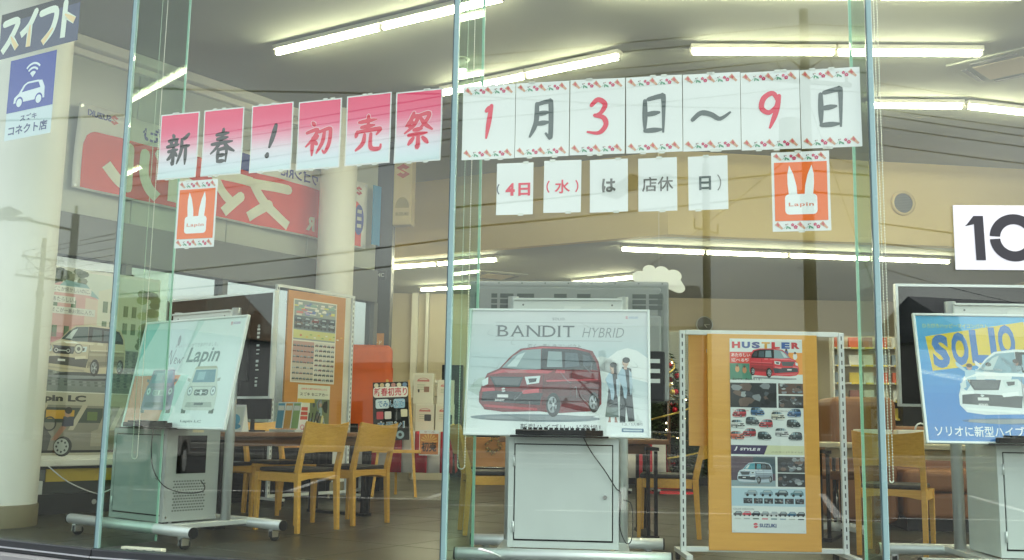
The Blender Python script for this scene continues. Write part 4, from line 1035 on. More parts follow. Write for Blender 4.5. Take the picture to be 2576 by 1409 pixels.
# things on the tables
def desk_card(loc, rz, label, ink):
    t = thing('desk_card', label, 'desk card', loc, rz)
    MB().prism([(-.05, 0), (.05, 0), (0, .21)], -.15, .15, Matrix(((0, 0, 1, 0), (1, 0, 0, 0), (0, 1, 0, 0), (0, 0, 0, 1)))).build('card', 'white_paper', t)
    a = Art(); a.rect(-.14, .01, .14, .20, 'd4ddd4', 1); a.rect(-.13, .13, .06, .17, ink, 2); a.ell(.07, .09, .05, .05, ink, 2, 16); a.ell(.07, .04, .065, .025, '4a9ab8', 2, 14)
    for k in range(3): a.rect(-.12, .03 + .028 * k, -.01, .042 + .028 * k, '8aa0a0', 2)
    Mx = Matrix.Translation((0, -.0495, 0)) @ Matrix.Rotation(math.atan2(.05, .21) * -1, 4, 'X') @ frame_xz(-.001)
    a.build('print', t, Mx)
    return t
desk_card(PZ(640, 1078, .72) if False else Vector((-2.22, 8.2, .722)), R(-18), 'white and blue tent card on the dark table', '5aaccc')
t = thing('card_box', 'white box with green stripes on the dark table behind the tent card', 'box', (-2.38, 8.42, .722), R(-10))
MB().box((0, 0, .13), (.16, .10, .26)).build('box_body', 'white_paper', t, bevel=.003)
a = Art(); a.rect(-.06, .15, .06, .22, '7fb0a0', 1); a.rect(-.06, .06, .06, .10, '9ac0b4', 1); a.build('print', t, frame_xz(-.051))
t = thing('desk_monitor', 'small black monitor on the dark table behind the tent card', 'monitor', (-2.10, 8.42, .722), R(-20))
MB().box((0, 0, .006), (.18, .14, .012)).build('foot', 'black_plastic', t); MB().box((0, .02, .06), (.03, .02, .10)).build('neck', 'black_plastic', t); MB().box((0, 0, .22), (.36, .03, .24)).build('display', 'black_gloss', t, bevel=.004)
t = thing('leaflet_holder', 'clear leaflet holder with mixed leaflets on the dark table', 'leaflet holder', (-1.86, 8.62, .722), R(-25))
MB().box((0, 0, .01), (.26, .10, .02)).build('tray', 'white_metal', t)
for k in range(3):
    q = MB().box((-.08 + .08 * k, .01, .14), (.075, .01, .22)).build('leaflet', 'white_paper', t, rot=(-.15, 0, 0)); la = Art(); la.rect(-.034, .03, .034, .24, ['5a9ab8', 'd8a050', '9ab87a'][k], 1); la.rect(-.03, .18, .03, .22, 'e8e8e0', 2); la.build('print', q, frame_xz(.0045, -.08 + .08 * k, 0))
t = thing('pen_tray', 'small black pen tray with pens on the dark table', 'pen tray', (-1.62, 8.75, .722), R(20))
MB().box((0, 0, .015), (.22, .12, .03)).build('tray', 'black_plastic', t, bevel=.006)
for k in range(4): MB().cyl((-.08 + .02 * k, .0, .03), (-.07 + .03 * k, .03, .16), .005, 8).build('pen', 'black_plastic', t)
for k, (dx, rz, lb) in enumerate(((0, 8, 'cream tissue box with a slot on the pale topped table'), (.27, -6, 'cream carton with a looped handle on the pale topped table'))):
    p = Vector((2.66 + dx, 7.60 - dx * .25, .722))
    t = thing('tissue_box', lb, 'box', p, R(rz))
    MB().box((0, 0, .05), (.24, .12, .10)).build('box_body', mat('cream_card', (.82, .78, .64), .6), t, bevel=.006)
    MB().box((0, 0, .1015), (.14, .03, .003)).build('slot', 'grey_frame', t)
    if k: MB().tube([(.06 + .04 * math.cos(q / 6 * math.pi), 0, .10 + .05 * math.sin(q / 6 * math.pi)) for q in range(7)], .006, 6).build('handle', 'white_paper', t)

# ================================================================== framed boards on wheels
def slot_post(parent, x, y, H, w=.034):
    p = MB().box((x, y, H / 2 + .07), (w, .03, H)).build('post', 'white_metal', parent, bevel=.003)
    s = MB(); n = int(H / .05)
    for k in range(n): s.box((x, y - .0155, .12 + k * .05), (.007, .001, .026))
    s.build('slots', 'dark_frame', p)
    return p
def board_stand(label, loc, rz, W, H, bw, bz0, bz1, m, sheets, back=None):
    t = thing('board_stand', label, 'notice board', loc, rz)
    for s in (-1, 1): slot_post(t, s * W / 2, 0, H - .07)
    MB().box((0, 0, H - .012), (W - .036, .028, .03)).build('top_bar', 'white_metal', t, bevel=.003)
    MB().box((0, 0, .09), (W - .036, .028, .03)).build('bottom_bar', 'white_metal', t, bevel=.003)
    for s in (-1, 1):
        f = MB().box((s * W / 2, 0, .065), (.035, .46, .025)).build('foot', 'white_metal', t)
        for q in (-1, 1): caster(t, s * W / 2, q * .2) if False else MB().cyl((s * W / 2 - .012, q * .2, .027), (s * W / 2 + .012, q * .2, .027), .027, 14).build('wheel', 'rubber', t)
    MB().span((-bw / 2, -.022, bz0), (bw / 2, .0, bz1)).build('board', m, t, bevel=.002)
    for q in (-1, 1):
        MB().box((0, .008, bz0 + (bz1 - bz0) * (.5 + .42 * q)), (bw, .012, .02)).build('hook_bar', 'white_metal', t)
    if back: MB().span((back[0], .05, back[1]), (back[2], .068, back[3])).build('rear_board', m, t, bevel=.002)
    for nm, cx, cz, w, h, fn in sheets:
        s = MB().box((cx, -.0235, cz), (w, .002, h)).build('sheet', 'white_paper', t)
        a = Art(); fn(a, w, h); a.build('print', s, frame_xz(-.0248, cx, cz))
        for u in (-1, 1):
            for v in (-1, 1): MB().cyl((cx + u * (w / 2 - .012), -.0247, cz + v * (h / 2 - .012)), (cx + u * (w / 2 - .012), -.028, cz + v * (h / 2 - .012)), .004, 8).build('pin', 'silver', s)
    return t
def mini_cars(a, x0, y0, x1, y1, nx, ny, l=2, cols=None, sq=.85):
    cols = cols or ['30343a', '7a2c30', '8a8f94', '45505a', 'b8bcc0', '2c3c4c']
    sx = (x1 - x0) / nx; sy = (y1 - y0) / ny
    for i in range(nx):
        for j in range(ny):
            cx = x0 + sx * (i + .5); cy = y0 + sy * (j + .5); w = sx * sq; c = cols[(i * 3 + j * 5 + (i * j) % 4) % len(cols)]
            h = min(w * .5, sy * .8)
            a.poly([(cx - w / 2, cy - h * .4), (cx - w / 2, cy + h * .05), (cx - w * .3, cy + h * .12), (cx - w * .2, cy + h * .5), (cx + w * .35, cy + h * .5), (cx + w * .5, cy + h * .1), (cx + w / 2, cy - h * .4)], c, l)
            a.poly([(cx - w * .22, cy + h * .12), (cx - w * .15, cy + h * .4), (cx + w * .3, cy + h * .4), (cx + w * .4, cy + h * .12)], 'a9b8be', l + 1)
            for s in (-.28, .28): a.ell(cx + s * w, cy - h * .4, w * .11, w * .11, '1c1e20', l + 1, 8)
def photo_block(a, x0, y0, x1, y1, seed, l=2, base='2c3036'):
    rnd = random.Random(seed); a.rect(x0, y0, x1, y1, base, l); w, h = x1 - x0, y1 - y0
    for k in range(16):
        cx = x0 + w * rnd.uniform(.08, .92); cy = y0 + h * rnd.uniform(.1, .9); q = rnd.uniform(.06, .2)
        c = rnd.choice(['555c64', '8a9096', '40464e', '6c5a54', 'a4acb0', '1c1f24', '72808c'])
        pts = [(min(x1, max(x0, cx + w * q * rnd.uniform(.5, 1) * math.cos(t))), min(y1, max(y0, cy + h * q * rnd.uniform(.6, 1.3) * math.sin(t)))) for t in (0, 1.0, 2.1, 3.1, 4.2, 5.2)]
        a.poly(pts, c, l + .5 + .1 * k)
def art_hustler(a, w, h):
    X = lambda u: -w / 2 + u * w
    Y = lambda v: h / 2 - v * h      # v down from the top
    a.rect(-w / 2, -h / 2, w / 2, h / 2, 'dfe6e6', 0)
    cols = ['d23c46', '3a5a9c', '3a4a8c', 'd8a040', 'd23c46', '3a62a8', 'c84450']
    for k, ch in enumerate('HUSTLER'): a.text(ch, X(.03 + .137 * k), Y(.05), w=w * .115, h=h * .034, col=cols[k], l=2, bold=.06)
    a.rect(X(0), Y(.215), X(.30), Y(.13), '4c8a74', 1); a.rect(X(0), Y(.13), X(.42), Y(.07), 'e05048', 1); a.rect(X(.55), Y(.185), X(1), Y(.07), 'f0a04a', 1)
    a.text('あたらしい', X(.02), Y(.095), w=w * .26, h=h * .018, col='f8f0f0', l=2, bold=.02); a.text('遊べる軽！', X(.02), Y(.122), w=w * .27, h=h * .018, col='f8f0f0', l=2, bold=.02)
    for u, v, c in ((.10, .16, 'd8a070'), (.20, .165, 'c88a60'), (.78, .075, '5f6f9c'), (.90, .09, 'e8e8e8')): a.ell(X(u), Y(v), w * .03, h * .018, c, 2, 10); a.ell(X(u), Y(v) + h * .018, w * .016, h * .007, '6a4a3a', 3, 8)
    car34(a, X(.27), Y(.205), w * .68, 'd83c48', 3, True, '3c4650', 'e07078', '90a8b0', 'e8757c', '555f68')
    a.text('遊び尽せ、楽しみ尽くせ！', X(.03), Y(.218), w=w * .40, col='3a3e42', l=3, bold=.01)
    photo_block(a, X(0), Y(.36), X(.635), Y(.232), 3); photo_block(a, X(.66), Y(.288), X(1), Y(.232), 4, base='5a4038'); photo_block(a, X(.66), Y(.36), X(1), Y(.296), 5)
    a.text('TWO TONE COLOR', X(.03), Y(.38), w=w * .22, col='c85050', l=2); a.text('MONO TONE COLOR', X(.58), Y(.38), w=w * .24, col='5a5050', l=2)
    cs = ['c8404c', '4a78a8', 'd8d4c4', '5a80b0', 'd8d8d8', '5a5f66', 'c84a54', '2c3c40', 'd86a50', 'b83a48', '26383c', 'd0d4d8', '40505a']
    for k, (u, v) in enumerate(((.12, .40), (.37, .39), (.65, .41), (.87, .395), (.10, .455), (.30, .44), (.48, .452), (.86, .45), (.09, .515), (.25, .50), (.46, .515), (.70, .495), (.88, .515))):
        car34(a, X(u) - w * .095, Y(v) - h * .012, w * .19, cs[k], 2, k % 3 != 0, '30363a', None, '7f98a4')
    a.rect(X(0), Y(.602), X(1), Y(.555), 'd4d8b4', 1); a.poly([(X(0), Y(.602)), (X(0), Y(.555)), (X(.50), Y(.555)), (X(.45), Y(.602))], '463c60', 2)
    a.text('J', X(.04), Y(.585), h=h * .022, w=w * .05, col='f0f0f4', l=3, shear=.2, bold=.05); a.text('STYLE II', X(.12), Y(.583), h=h * .014, w=w * .28, col='f0f0f4', l=3, shear=.15, bold=.04)
    a.text('ハスラー JスタイルII', X(.55), Y(.594), w=w * .42, h=h * .010, col='7a7a68', l=3)
    a.rect(X(0), Y(.765), X(.60), Y(.612), '5a4a58', 1); a.rect(X(0), Y(.765), X(.60), Y(.735), '8fa4ac', 1.5); a.rect(X(.3), Y(.7), X(.6), Y(.612), '35505c', 1.6)
    car34(a, X(.08), Y(.752), w * .48, 'b4c4d4', 3, False, '3a4046', 'd8e0e6', '4a98a8', 'dce6ec', '4a5258')
    photo_block(a, X(.63), Y(.692), X(1), Y(.612), 8); photo_block(a, X(.63), Y(.765), X(1), Y(.697), 9)
    a.rect(X(0), Y(.865), X(1), Y(.775), 'b4d0de', 1)
    mini_cars(a, X(.16), Y(.815), X(.99), Y(.780), 4, 1, 2, ['8fa4b0', '5a808c', '40505a', '7a98a8'])
    for k in range(6): photo_block(a, X(.16 + .14 * k), Y(.852), X(.28 + .14 * k), Y(.825), 20 + k)
    a.text('COLOR VARIATION', X(.02), Y(.885), w=w * .28, col='7a8084', l=2)
    mini_cars(a, X(.02), Y(.918), X(.99), Y(.888), 8, 1, 2, ['3c4248', '5a6066', '8f959a', 'c84050', '3a6a8a', 'b8bcc0', '203040'], .98)
    for k in range(8): a.rect(X(.04 + .122 * k), Y(.932), X(.12 + .122 * k), Y(.926), ['c8ccc8', 'a8b0b0', '4a5c50', 'd06070', '6a8a90', '90a8b8', 'b8c0b8', '4a5458'][k], 2)
    suzuki(a, X(.32), Y(.972), h * .020)
board_stand('white slotted frame holding an orange board with the tall compact car poster', (1.545, 6.32, 0), R(0), .98, 1.405, .675, .085, 1.385, 'board_wood', [('', .022, .775, .445, 1.165, art_hustler)], (-.44, .70, -.30, 1.385))
def art_lineup(a, w, h):
    a.rect(-w / 2, -h / 2, w / 2, h / 2, 'e0dcd0', 0); e = .012
    a.rect(-w / 2 + e, 0.01, w / 2 - e, h / 2 - e, '8f9a98', 1)
    for k in range(46): 
        x = random.uniform(-w / 2 + e, w / 2 - .08); y = random.uniform(h * .30, h / 2 - .04); ww = random.uniform(.03, .10)
        a.rect(x, y, min(w / 2 - e, x + ww), y + random.uniform(.01, .03), random.choice(['d8d0c8', 'c87a7a', '7a92c0', 'd8d070', '6a80b4', 'b8a0c0', 'e4e0d8', '88a8a0']), 2 + k * .05)
    photo_block(a, -w / 2 + e, h * .14, w / 2 - e, h * .30, 31, 2, '5a6874'); mini_cars(a, -w / 2 + e, h * .15, w / 2 - e, h * .29, 5, 2, 5)
    a.rect(-w / 2 + e, h * .03, w / 2 - e, h * .13, 'c8c880', 2); a.text('20', -w * .34, h * .055, h=.022, col='c83038', l=4, bold=.05)
    for k in range(10): a.rect(-w * .2 + .045 * k * w / .5, h * (.045 + .03 * (k % 2)), -w * .2 + .045 * k * w / .5 + .03, h * (.06 + .03 * (k % 2)), ['d8b040', '8aa860', 'e0dcc8'][k % 3], 3)
    a.rect(-w / 2 + e, -h / 2 + e, -.0, -.004, 'c4b8a8', 1); a.rect(-w / 2 + e, -h * .26, 0, -.004, 'b89088', 2)
    mini_cars(a, -w / 2 + e, -h / 2 + e, 0, -.02, 6, 7, 4); a.rect(.004, -h / 2 + e, w / 2 - e, -.004, 'd0ccc0', 1); mini_cars(a, .008, -h / 2 + e, w / 2 - e, -.01, 5, 8, 3, ['24282c', '3a4046', '8a9094', '6a2c30'])
def art_scooter(a, w, h):
    a.rect(-w / 2, -h / 2, w / 2, h / 2, 'dcdccc', 0)
    a.text('自動車の運転免許返納したら', 0, h * .40, w=w * .8, h=.020, col='d88070', l=2, bold=.02, align='C'); a.text('スズキ セニアカー', 0, h * .28, w=w * .88, h=.034, col='3a3830', l=2, bold=.02, align='C')
    a.rect(-w / 2, h * .14, w * .02, h * .22, 'd8b040', 2); photo_block(a, -w * .12, -h * .46, w / 2, h * .22, 41, 1, '6a7454')
    a.poly([(.0, -h * .30), (.04, -h * .22), (.06, -h * .30), (.10, -h * .30), (.12, -h * .10), (.14, -h * .12), (.13, -h * .36), (.0, -h * .38)], 'd8c890', 4); a.ell(.01, -h * .38, .014, .014, '1c1e20', 5, 10); a.ell(.12, -h * .38, .016, .016, '1c1e20', 5, 10)
    a.ell(.095, h * .10, .016, .02, 'b8907a', 5, 10); a.poly([(.07, -h * .12), (.12, -h * .12), (.115, h * .05), (.08, h * .05)], '8fa4a4', 4)
    for k in range(3): a.rect(-w / 2 + .012, h * (-.02 - .09 * k), -w * .18, h * (.05 - .09 * k), 'c84840', 2)
    a.rect(-w / 2, -h / 2, -w * .16, -h * .20, 'ece4e0', 5); a.ring(-w * .33, -h * .35, .018, .026, 'd86a80', 6, n=14)
board_stand('grey framed brown board with a car line-up sheet and scooter flyer', (-2.02, 10.55, 0), R(54), 1.06, 2.16, .80, .55, 2.12, 'brown_board', [('', -.03, 1.62, .60, .84, art_lineup), ('', .0, .93, .44, .50, art_scooter)])

# ================================================================== poster wall panel beside the column
pb = thing('poster_wall', 'tall display panel with a street poster of a cream car above a cutaway poster', 'display panel', (-3.98 - .0, 8.61, 0), R(54))
PX0, PX1 = -.10, 1.16
MB().span((PX0, .0, .46), (PX1, .03, 2.10)).build('panel', 'white_paint', pb, bevel=.003)
MB().span((PX0, -.05, .40), (PX1, .10, .458)).build('ledge', 'white_paint', pb, bevel=.008)
MB().span((PX0, .02, .0), (PX1, .10, .40)).build('lower_panel', mat('dark_grey_panel', (.055, .065, .062), .35), pb)
MB().span((PX0, -.02, .0), (PX1, .019, .17)).build('kick_board', 'dark_frame', pb)
MB().cyl((.62, -.021, .09), (.62, -.026, .09), .022, 18).build('round_badge', 'silver', pb)
MB().span((.18, .010, .27), (.86, .0195, .375)).build('yellow_strip', mat('yellow_strip', (.55, .40, .05), .5), pb)
MB().span((PX0, .008, .28), (.17, .0195, .37)).build('dark_bar', 'grey_frame', pb)
MB().box((.10, .0, .22), (.09, .03, .12)).build('bracket', 'white_metal', pb, bevel=.006)
def art_street(a, w, h):
    a.rect(-w / 2, -h / 2, w / 2, h / 2, 'b9c4b8', 0)
    a.grad(-w / 2, h * .25, w / 2, h / 2, ['c8d4c8', 'd4dccf'], .5, 4)
    for k in range(30): a.ell(-w * .42 + random.uniform(0, .30) * w, h * .42 + random.uniform(-.04, .08) * h, .05, .03, random.choice(['6f7c68', '84907a', '98a088']), 1, 8)
    # pink house and its neighbours
    a.poly([(-w / 2, h * .30), (-w * .30, h * .40), (-w * .12, h * .38), (w * .0, h * .28), (w * .0, -h * .12), (-w / 2, -h * .18)], 'd8a8a4', 2)
    a.poly([(-w * .36, h * .31), (-w * .26, h * .42), (-w * .10, h * .40), (w * .01, h * .29), (-w * .12, h * .32)], '8fb4b8', 3)
    a.poly([(-w * .10, h * .29), (w * .0, h * .28), (w * .0, -h * .12), (-w * .10, -h * .12)], 'dcc8b8', 3)
    a.poly([(w * .0, h * .36), (w * .17, h * .42), (w * .17, -h * .12), (w * .0, -h * .12)], 'd8d8c4', 2); a.poly([(w * .17, h * .40), (w * .36, h * .34), (w * .36, -h * .12), (w * .17, -h * .12)], 'c4ccb8', 2)
    for x, y in ((-.20, .20), (-.34, .20), (-.33, -.02), (-.24, -.02), (.05, .22), (.11, .22), (.05, .05), (.11, .05), (.22, .2), (.29, .2), (.22, .05), (.29, .05)): a.rect(w * x, h * y - .04, w * x + .035, h * y + .06, '6f8468', 4); a.rect(w * x - .012, h * y - .04, w * x, h * y + .06, '5c7458', 4)
    a.rect(-w * .10, -h * .10, -w * .03, h * .0, '6a7c58', 4); a.rect(-w / 2, -h * .10, -w * .18, -h * .02, 'c08088', 4)
    for k in range(26): a.ell(w * (.36 + random.uniform(0, .14)), h * random.uniform(-.1, .38), .06, .04, random.choice(['7f9068', '94a878', 'a8b488', '6a7c5c']), 3, 8)
    a.rect(-w / 2, -h / 2, w / 2, -h * .13, '7c8684', 1)
    for j in range(13):
        for k in range(34): 
            yy = -h * .14 - j * .0255; a.rect(-w / 2 + k * w / 34 + (j % 2) * .03 - .01, yy - .018, min(w / 2, -w / 2 + (k + .8) * w / 34 + (j % 2) * .03 - .01), yy, ['69737200'[:6], '8f9896', '5a6466', '7f8a88'][(k * 3 + j * 5) % 4], 2)
    a.ell(-w * .06, -h * .37, w * .24, h * .035, '3c4446', 3, 20)
    car34(a, -w * .37, -h * .37, w * .62, 'cbc0a4', 4, False, '4a4a46', 'b4ac98', '4c6064', 'e0d8c0', '3c4042')
    gx, gy = -w * .25, -h * .165
    a.rrect(gx - .085, gy - .030, gx + .085, gy + .030, .028, '22262a', 12)
    for dx in (-.055, .055): a.ring(gx + dx, gy, .010, .017, 'd0d4d0', 13, n=14)
    a.rect(gx - .04, gy - .004, gx + .04, gy + .004, 'd0d4d0', 13)
    for dx, q in ((-.13, .030), (.15, .042)): a.ell(gx + dx, gy + .022, q, q * 1.05, '8c8c80', 12, 20); a.ell(gx + dx, gy + .022, q * .78, q * .82, 'dcdcd0', 13, 18); a.ell(gx + dx, gy + .022, q * .4, q * .42, '6a6c68', 14, 14)
    for k, (tx, yy, ww) in enumerate((('どこか懐かしいのに、', .31, .30), ('あたらしい。', .225, .18), ('そこが一番お気に入り。', .135, .34))):
        a.rect(-w * .36, h * yy, -w * .36 + w * ww, h * yy + .062, 'e0e0d8', 5); a.text(tx, -w * .35, h * yy + .012, w=w * ww * .94, h=.040, col='5c5c58', l=6)
def art_cutaway(a, w, h):
    a.rect(-w / 2, -h / 2, w / 2, h / 2, 'bcb8a4', 0); a.rect(-w * .45, -h * .42, w * .30, h * .30, '8f8c80', 1)
    a.text('Lapin LC', -w * .46, h * .33, w=w * .42, h=.07, col='3c3e3a', l=8, bold=.05)
    a.rect(-w * .40, h * .02, w * .10, h * .26, '4c5450', 2); a.rect(-w * .33, h * .08, -w * .12, h * .22, 'd0a040', 3); a.rect(-w * .02, h * .06, w * .06, h * .2, '6c7c50', 3)
    for x0, x1 in ((-.44, -.36), (-.16, -.06), (.16, .24)): a.poly([(w * x0, -h * .10), (w * x0 + .05, -h * .10), (w * x1 + .05, h * .31), (w * x1, h * .31)], 'c4bca8', 4)
    a.poly([(-w * .45, -h * .42), (-w * .45, h * .0), (-w * .34, -h * .02), (-w * .28, -h * .2), (-w * .30, -h * .42)], '5c5c58', 3)
    for x in (.02, .22): a.poly([(w * x, -h * .36), (w * (x + .12), -h * .36), (w * (x + .15), h * .12), (w * (x + .09), h * .18), (w * (x + .05), -h * .08), (w * x, -h * .12)], 'a8a290', 5); a.ell(w * (x + .12), h * .2, .04, .05, 'b4ae9c', 6)
    a.ring(-w * .30, h * .0, .05, .062, '4a4a48', 6, n=18); a.ell(-w * .385, -h * .06, .055, .055, '40464a', 5)
    a.poly([(-w * .21, -h * .05), (-w * .12, -h * .03), (-w * .12, h * .12), (-w * .20, h * .12)], '4a4c5c', 6); a.ell(-w * .17, h * .18, .03, .04, 'b8907c', 7, 12); a.ell(-w * .165, h * .215, .034, .03, '33302e', 8, 12)
    a.poly([(-w * .21, -h * .03), (-w * .17, -h * .05), (-w * .24, -h * .26), (-w * .28, -h * .26)], 'a88070', 6)
    a.ell(-w * .19, -h * .36, .085, .085, '3a3c3c', 6); a.ell(-w * .20, -h * .36, .068, .068, 'b4bab8', 7)
    for k in range(8): a.ell(-w * .20 + .045 * math.cos(k * .785), -h * .36 + .045 * math.sin(k * .785), .010, .010, '4a4e50', 8, 8)
    a.rect(-w * .45, -h * .46, w * .30, -h * .42, '2c2e2c', 3)
    a.poly([(w * .32, -h * .32), (w * .46, -h * .35), (w * .48, h * .20), (w * .33, h * .24)], 'c4c8c0', 4); photo_block(a, w * .34, -h * .02, w * .46, h * .2, 51, 5, '6a6660')
for nm, z0, z1, fn in (('upper_poster', 1.03, 2.07, art_street), ('lower_poster', .49, 1.02, art_cutaway)):
    w = PX1 - PX0 - .04; s = MB().span((PX0 + .02, -.004, z0), (PX1 - .02, -.0005, z1)).build(nm, 'white_paper', pb)
    a = Art(); fn(a, w, z1 - z0); a.build('print', s, frame_xz(-.0045, (PX0 + PX1) / 2, (z0 + z1) / 2))

# ================================================================== red banner, seen from behind
xa, zt_ = wlx(188, 259); xb, zb_ = wlx(908, 628)
BW, BH = xb - xa, zt_ - zb_
bn_ = bpy.data.objects.new('banner', None)
a = Art(); a.STEP = .004
def ripple(x, y): return .014 * math.sin(x * 5.2 + y * .8) + .008 * math.sin(x * 13 + 1.3) - .02 * max(0, .25 - x) * 3 * math.sin(y * 6)
N = 72
bb = MB(); vs = [(BW * i / N, 0, BH * j / 8) for j in range(9) for i in range(N + 1)]
def edge_sag(x): return .0
bb.add([(x, -ripple(x, z), z) for x, y, z in vs], [(j * (N + 1) + i, j * (N + 1) + i + 1, (j + 1) * (N + 1) + i + 1, (j + 1) * (N + 1) + i) for j in range(8) for i in range(N)], True)
ban = bb.build('banner', mat('banner_white', (.78, .78, .72), .8, var=.04))
so = ban.modifiers.new('solid', 'SOLIDIFY'); so.thickness = .003; so.offset = 1
so.offset = 1
ban.location = Vector((*WL0, 0)) + wt * xa + Vector((wn.x, wn.y, 0)) * .05 + Vector((0, 0, zb_)); ban.rotation_euler = (0, 0, R(90 - WLA))
tag(ban, 'long red and white cloth banner seen from behind, lettering reversed', 'banner')
# red field as vertical strips with rounded upper corners
def red_top(x):
    top = BH * (.70 + .03 * math.sin(x / BW * 3.1)); c = min(x - .08, BW - .08 - x)
    return top - (.14 - math.sqrt(max(0, .14 ** 2 - (.14 - max(c, 0)) ** 2)) if c < .14 else 0)
NS = 150
for i in range(NS):
    x0, x1 = .08 + (BW - .16) * i / NS, .08 + (BW - .16) * (i + 1) / NS; t0, t1 = red_top(x0), red_top(x1)
    for j in range(6): a.raw([(x0, .02 + (t0 - .02) * j / 6), (x1, .02 + (t1 - .02) * j / 6), (x1, .02 + (t1 - .02) * (j + 1) / 6), (x0, .02 + (t0 - .02) * (j + 1) / 6)], [(0, 1, 2, 3)], (.72, .07, .05), 0)
MIR = lambda u: BW * (1 - u)         # u runs in reading order on the printed side
def bstroke(st, u0, y0, su, sy, wd=.11, col='e8e8d8'):
    q = [(MIR(u0 + p[0] * su), y0 + p[1] * sy) for p in st]; a.brush(q, wd, 0, 0, 1, 1, col, 1, (1, 1))
KANA = {'ス': [[(.08, .92), (.5, .90), (.88, .88)], [(.88, .88), (.62, .48), (.34, .22), (.05, .02)], [(.52, .44), (.74, .24), (.95, .04)]], 'マ': [[(.06, .90), (.5, .90), (.92, .88)], [(.92, .88), (.72, .52), (.46, .26)], [(.30, .48), (.48, .26), (.66, .02)]], 'イ': [[(.84, .98), (.52, .64), (.08, .40)], [(.56, .66), (.56, .34), (.56, .0)]], 'ル': [[(.28, .92), (.28, .50), (.18, .20), (.02, .02)], [(.58, .94), (.58, .5), (.58, .10)], [(.58, .10), (.76, .20), (.98, .48)]]}
def wlu(px, py):
    x, z = wlx(px, py); return 1 - (x - xa) / BW
for ch, px in (('ス', 668), ('マ', 572), ('イ', 430), ('ル', 318)):
    u = wlu(px, 540); ww = .62 / BW
    for st in KANA[ch]: bstroke(st, u - ww / 2, .07, ww, BH * .56)
u = wlu(770, 600); a.text('R', 0, 0, h=.17, w=.15, col='e8e8d8', l=1, bold=.05); 
k = len(glyphs('R', .05)[0]); 
for i in range(len(a.v) - k, len(a.v)): a.v[i] = (MIR(u) + .075 - a.v[i][0], a.v[i][1] + .08, a.v[i][2])
def mtext(tx, px, h, y, col, bold=.03):
    vs, fs = glyphs(tx, bold); s0 = len(a.v); a.text(tx, 0, 0, h=h, col=col, l=1, bold=bold); mx = max(v[0] for v in a.v[s0:]); xx = MIR(wlu(px, 450))
    for i in range(s0, len(a.v)): a.v[i] = (xx + mx / 2 - a.v[i][0], a.v[i][1] + y, a.v[i][2])
mtext('ワゴンRに', 745, .13, BH * .77, '55589a'); mtext('た♪', 372, .16, BH * .76, '4c569a')
a.rrect(MIR(wlu(655, 430)) - .0, BH * .70, MIR(wlu(655, 430)) - .0 + .0, BH * .9, .0, '3f4a96', 1) if False else None
x0 = MIR(wlu(520, 430)); x1 = MIR(wlu(645, 430)); a.rrect(x0, BH * .72, x1, BH * .95, .06, '3f4a96', 1)
mtext('SUZUKI', 228, .06, BH * .87, '62689c', .04)
S_logo(a, MIR(wlu(278, 310)), BH * .90, .085, 'c86a62', 1); S_logo(a, MIR(wlu(893, 480)), BH * .86, .10, 'b84a44', 1)
x0 = MIR(wlu(893, 540)); a.ell(x0, BH * .42, .075, .19, '4450a0', 1, 20); 
for k in range(3): a.rect(x0 - .03, BH * .30 + k * .09, x0 + .035, BH * .30 + k * .09 + .045, 'cfcfc4', 2)
a.v = [(p[0], p[1], p[2] + ripple(p[0], p[1]) + .004) for p in a.v]
a.build('lettering', ban, frame_xz(0))
for x, z in ((.03, .03), (.03, BH - .03), (BW - .03, .03), (BW - .03, BH - .03)): MB().cyl((x, -ripple(x, z) - .002, z), (x, -ripple(x, z) - .008, z), .016, 14).build('eyelet', 'silver', ban)

# ================================================================== campaign corner: easel, striped table, gift boxes
mat('red_cloth', (.50, .012, .03), .7, var=.08); mat('white_cloth', (.62, .58, .54), .75, var=.05)
def striped_table(label, loc, rz, L, D, H, drop, n, first=0):
    t = thing('draped_table', label, 'table', loc, rz)
    MB().box((0, 0, H - .02), (L, D, .03)).build('table_top', 'pale_top', t)
    for s in (-1, 1):
        MB().box((s * (L / 2 - .08), 0, .05), (.04, D - .04, .025)).build('foot', 'silver', t)
        MB().box((s * (L / 2 - .08), 0, H / 2), (.03, .04, H - .08)).build('leg', 'silver', t)
        for q in (-1, 1): MB().cyl((s * (L / 2 - .08) - .012, q * (D / 2 - .06), .026), (s * (L / 2 - .08) + .012, q * (D / 2 - .06), .026), .026, 12).build('wheel', 'rubber', t)
    w = L / n
    for k in range(n):
        x0 = -L / 2 + k * w; m = 'red_cloth' if (k + first) % 2 == 0 else 'white_cloth'; b = MB(); q = 6; vs = []
        for i in range(q + 1):
            x = x0 + w * i / q
            for z, y in ((H + .002, D / 2), (H + .002, -D / 2 - .004), (H - .03, -D / 2 - .012), (H - drop * .5, -D / 2 - .018 - .014 * math.sin(x * 23)), (H - drop, -D / 2 - .024 - .026 * math.sin(x * 23 + .4))): vs.append((x, y, z))
        fs = [(i * 5 + j, (i + 1) * 5 + j, (i + 1) * 5 + j + 1, i * 5 + j + 1) for i in range(q) for j in range(4)]
        b.add(vs, fs, True); o = b.build('cloth_stripe', m, t); so = o.modifiers.new('solid', 'SOLIDIFY'); so.thickness = .002
    for s in (-1, 1):
        b = MB(); b.add([(s * (L / 2 + .004), -D / 2, H), (s * (L / 2 + .004), D / 2, H), (s * (L / 2 + .03), D / 2, H - drop), (s * (L / 2 + .03), -D / 2, H - drop)], [(0, 1, 2, 3)]); o = b.build('cloth_end', 'red_cloth', t); so = o.modifiers.new('solid', 'SOLIDIFY'); so.thickness = .002
    return t
striped_table('folding table under a red and white striped cloth with gift boxes', (-1.22, 12.1, 0), R(0), 1.16, .50, .72, .46, 8, 1)
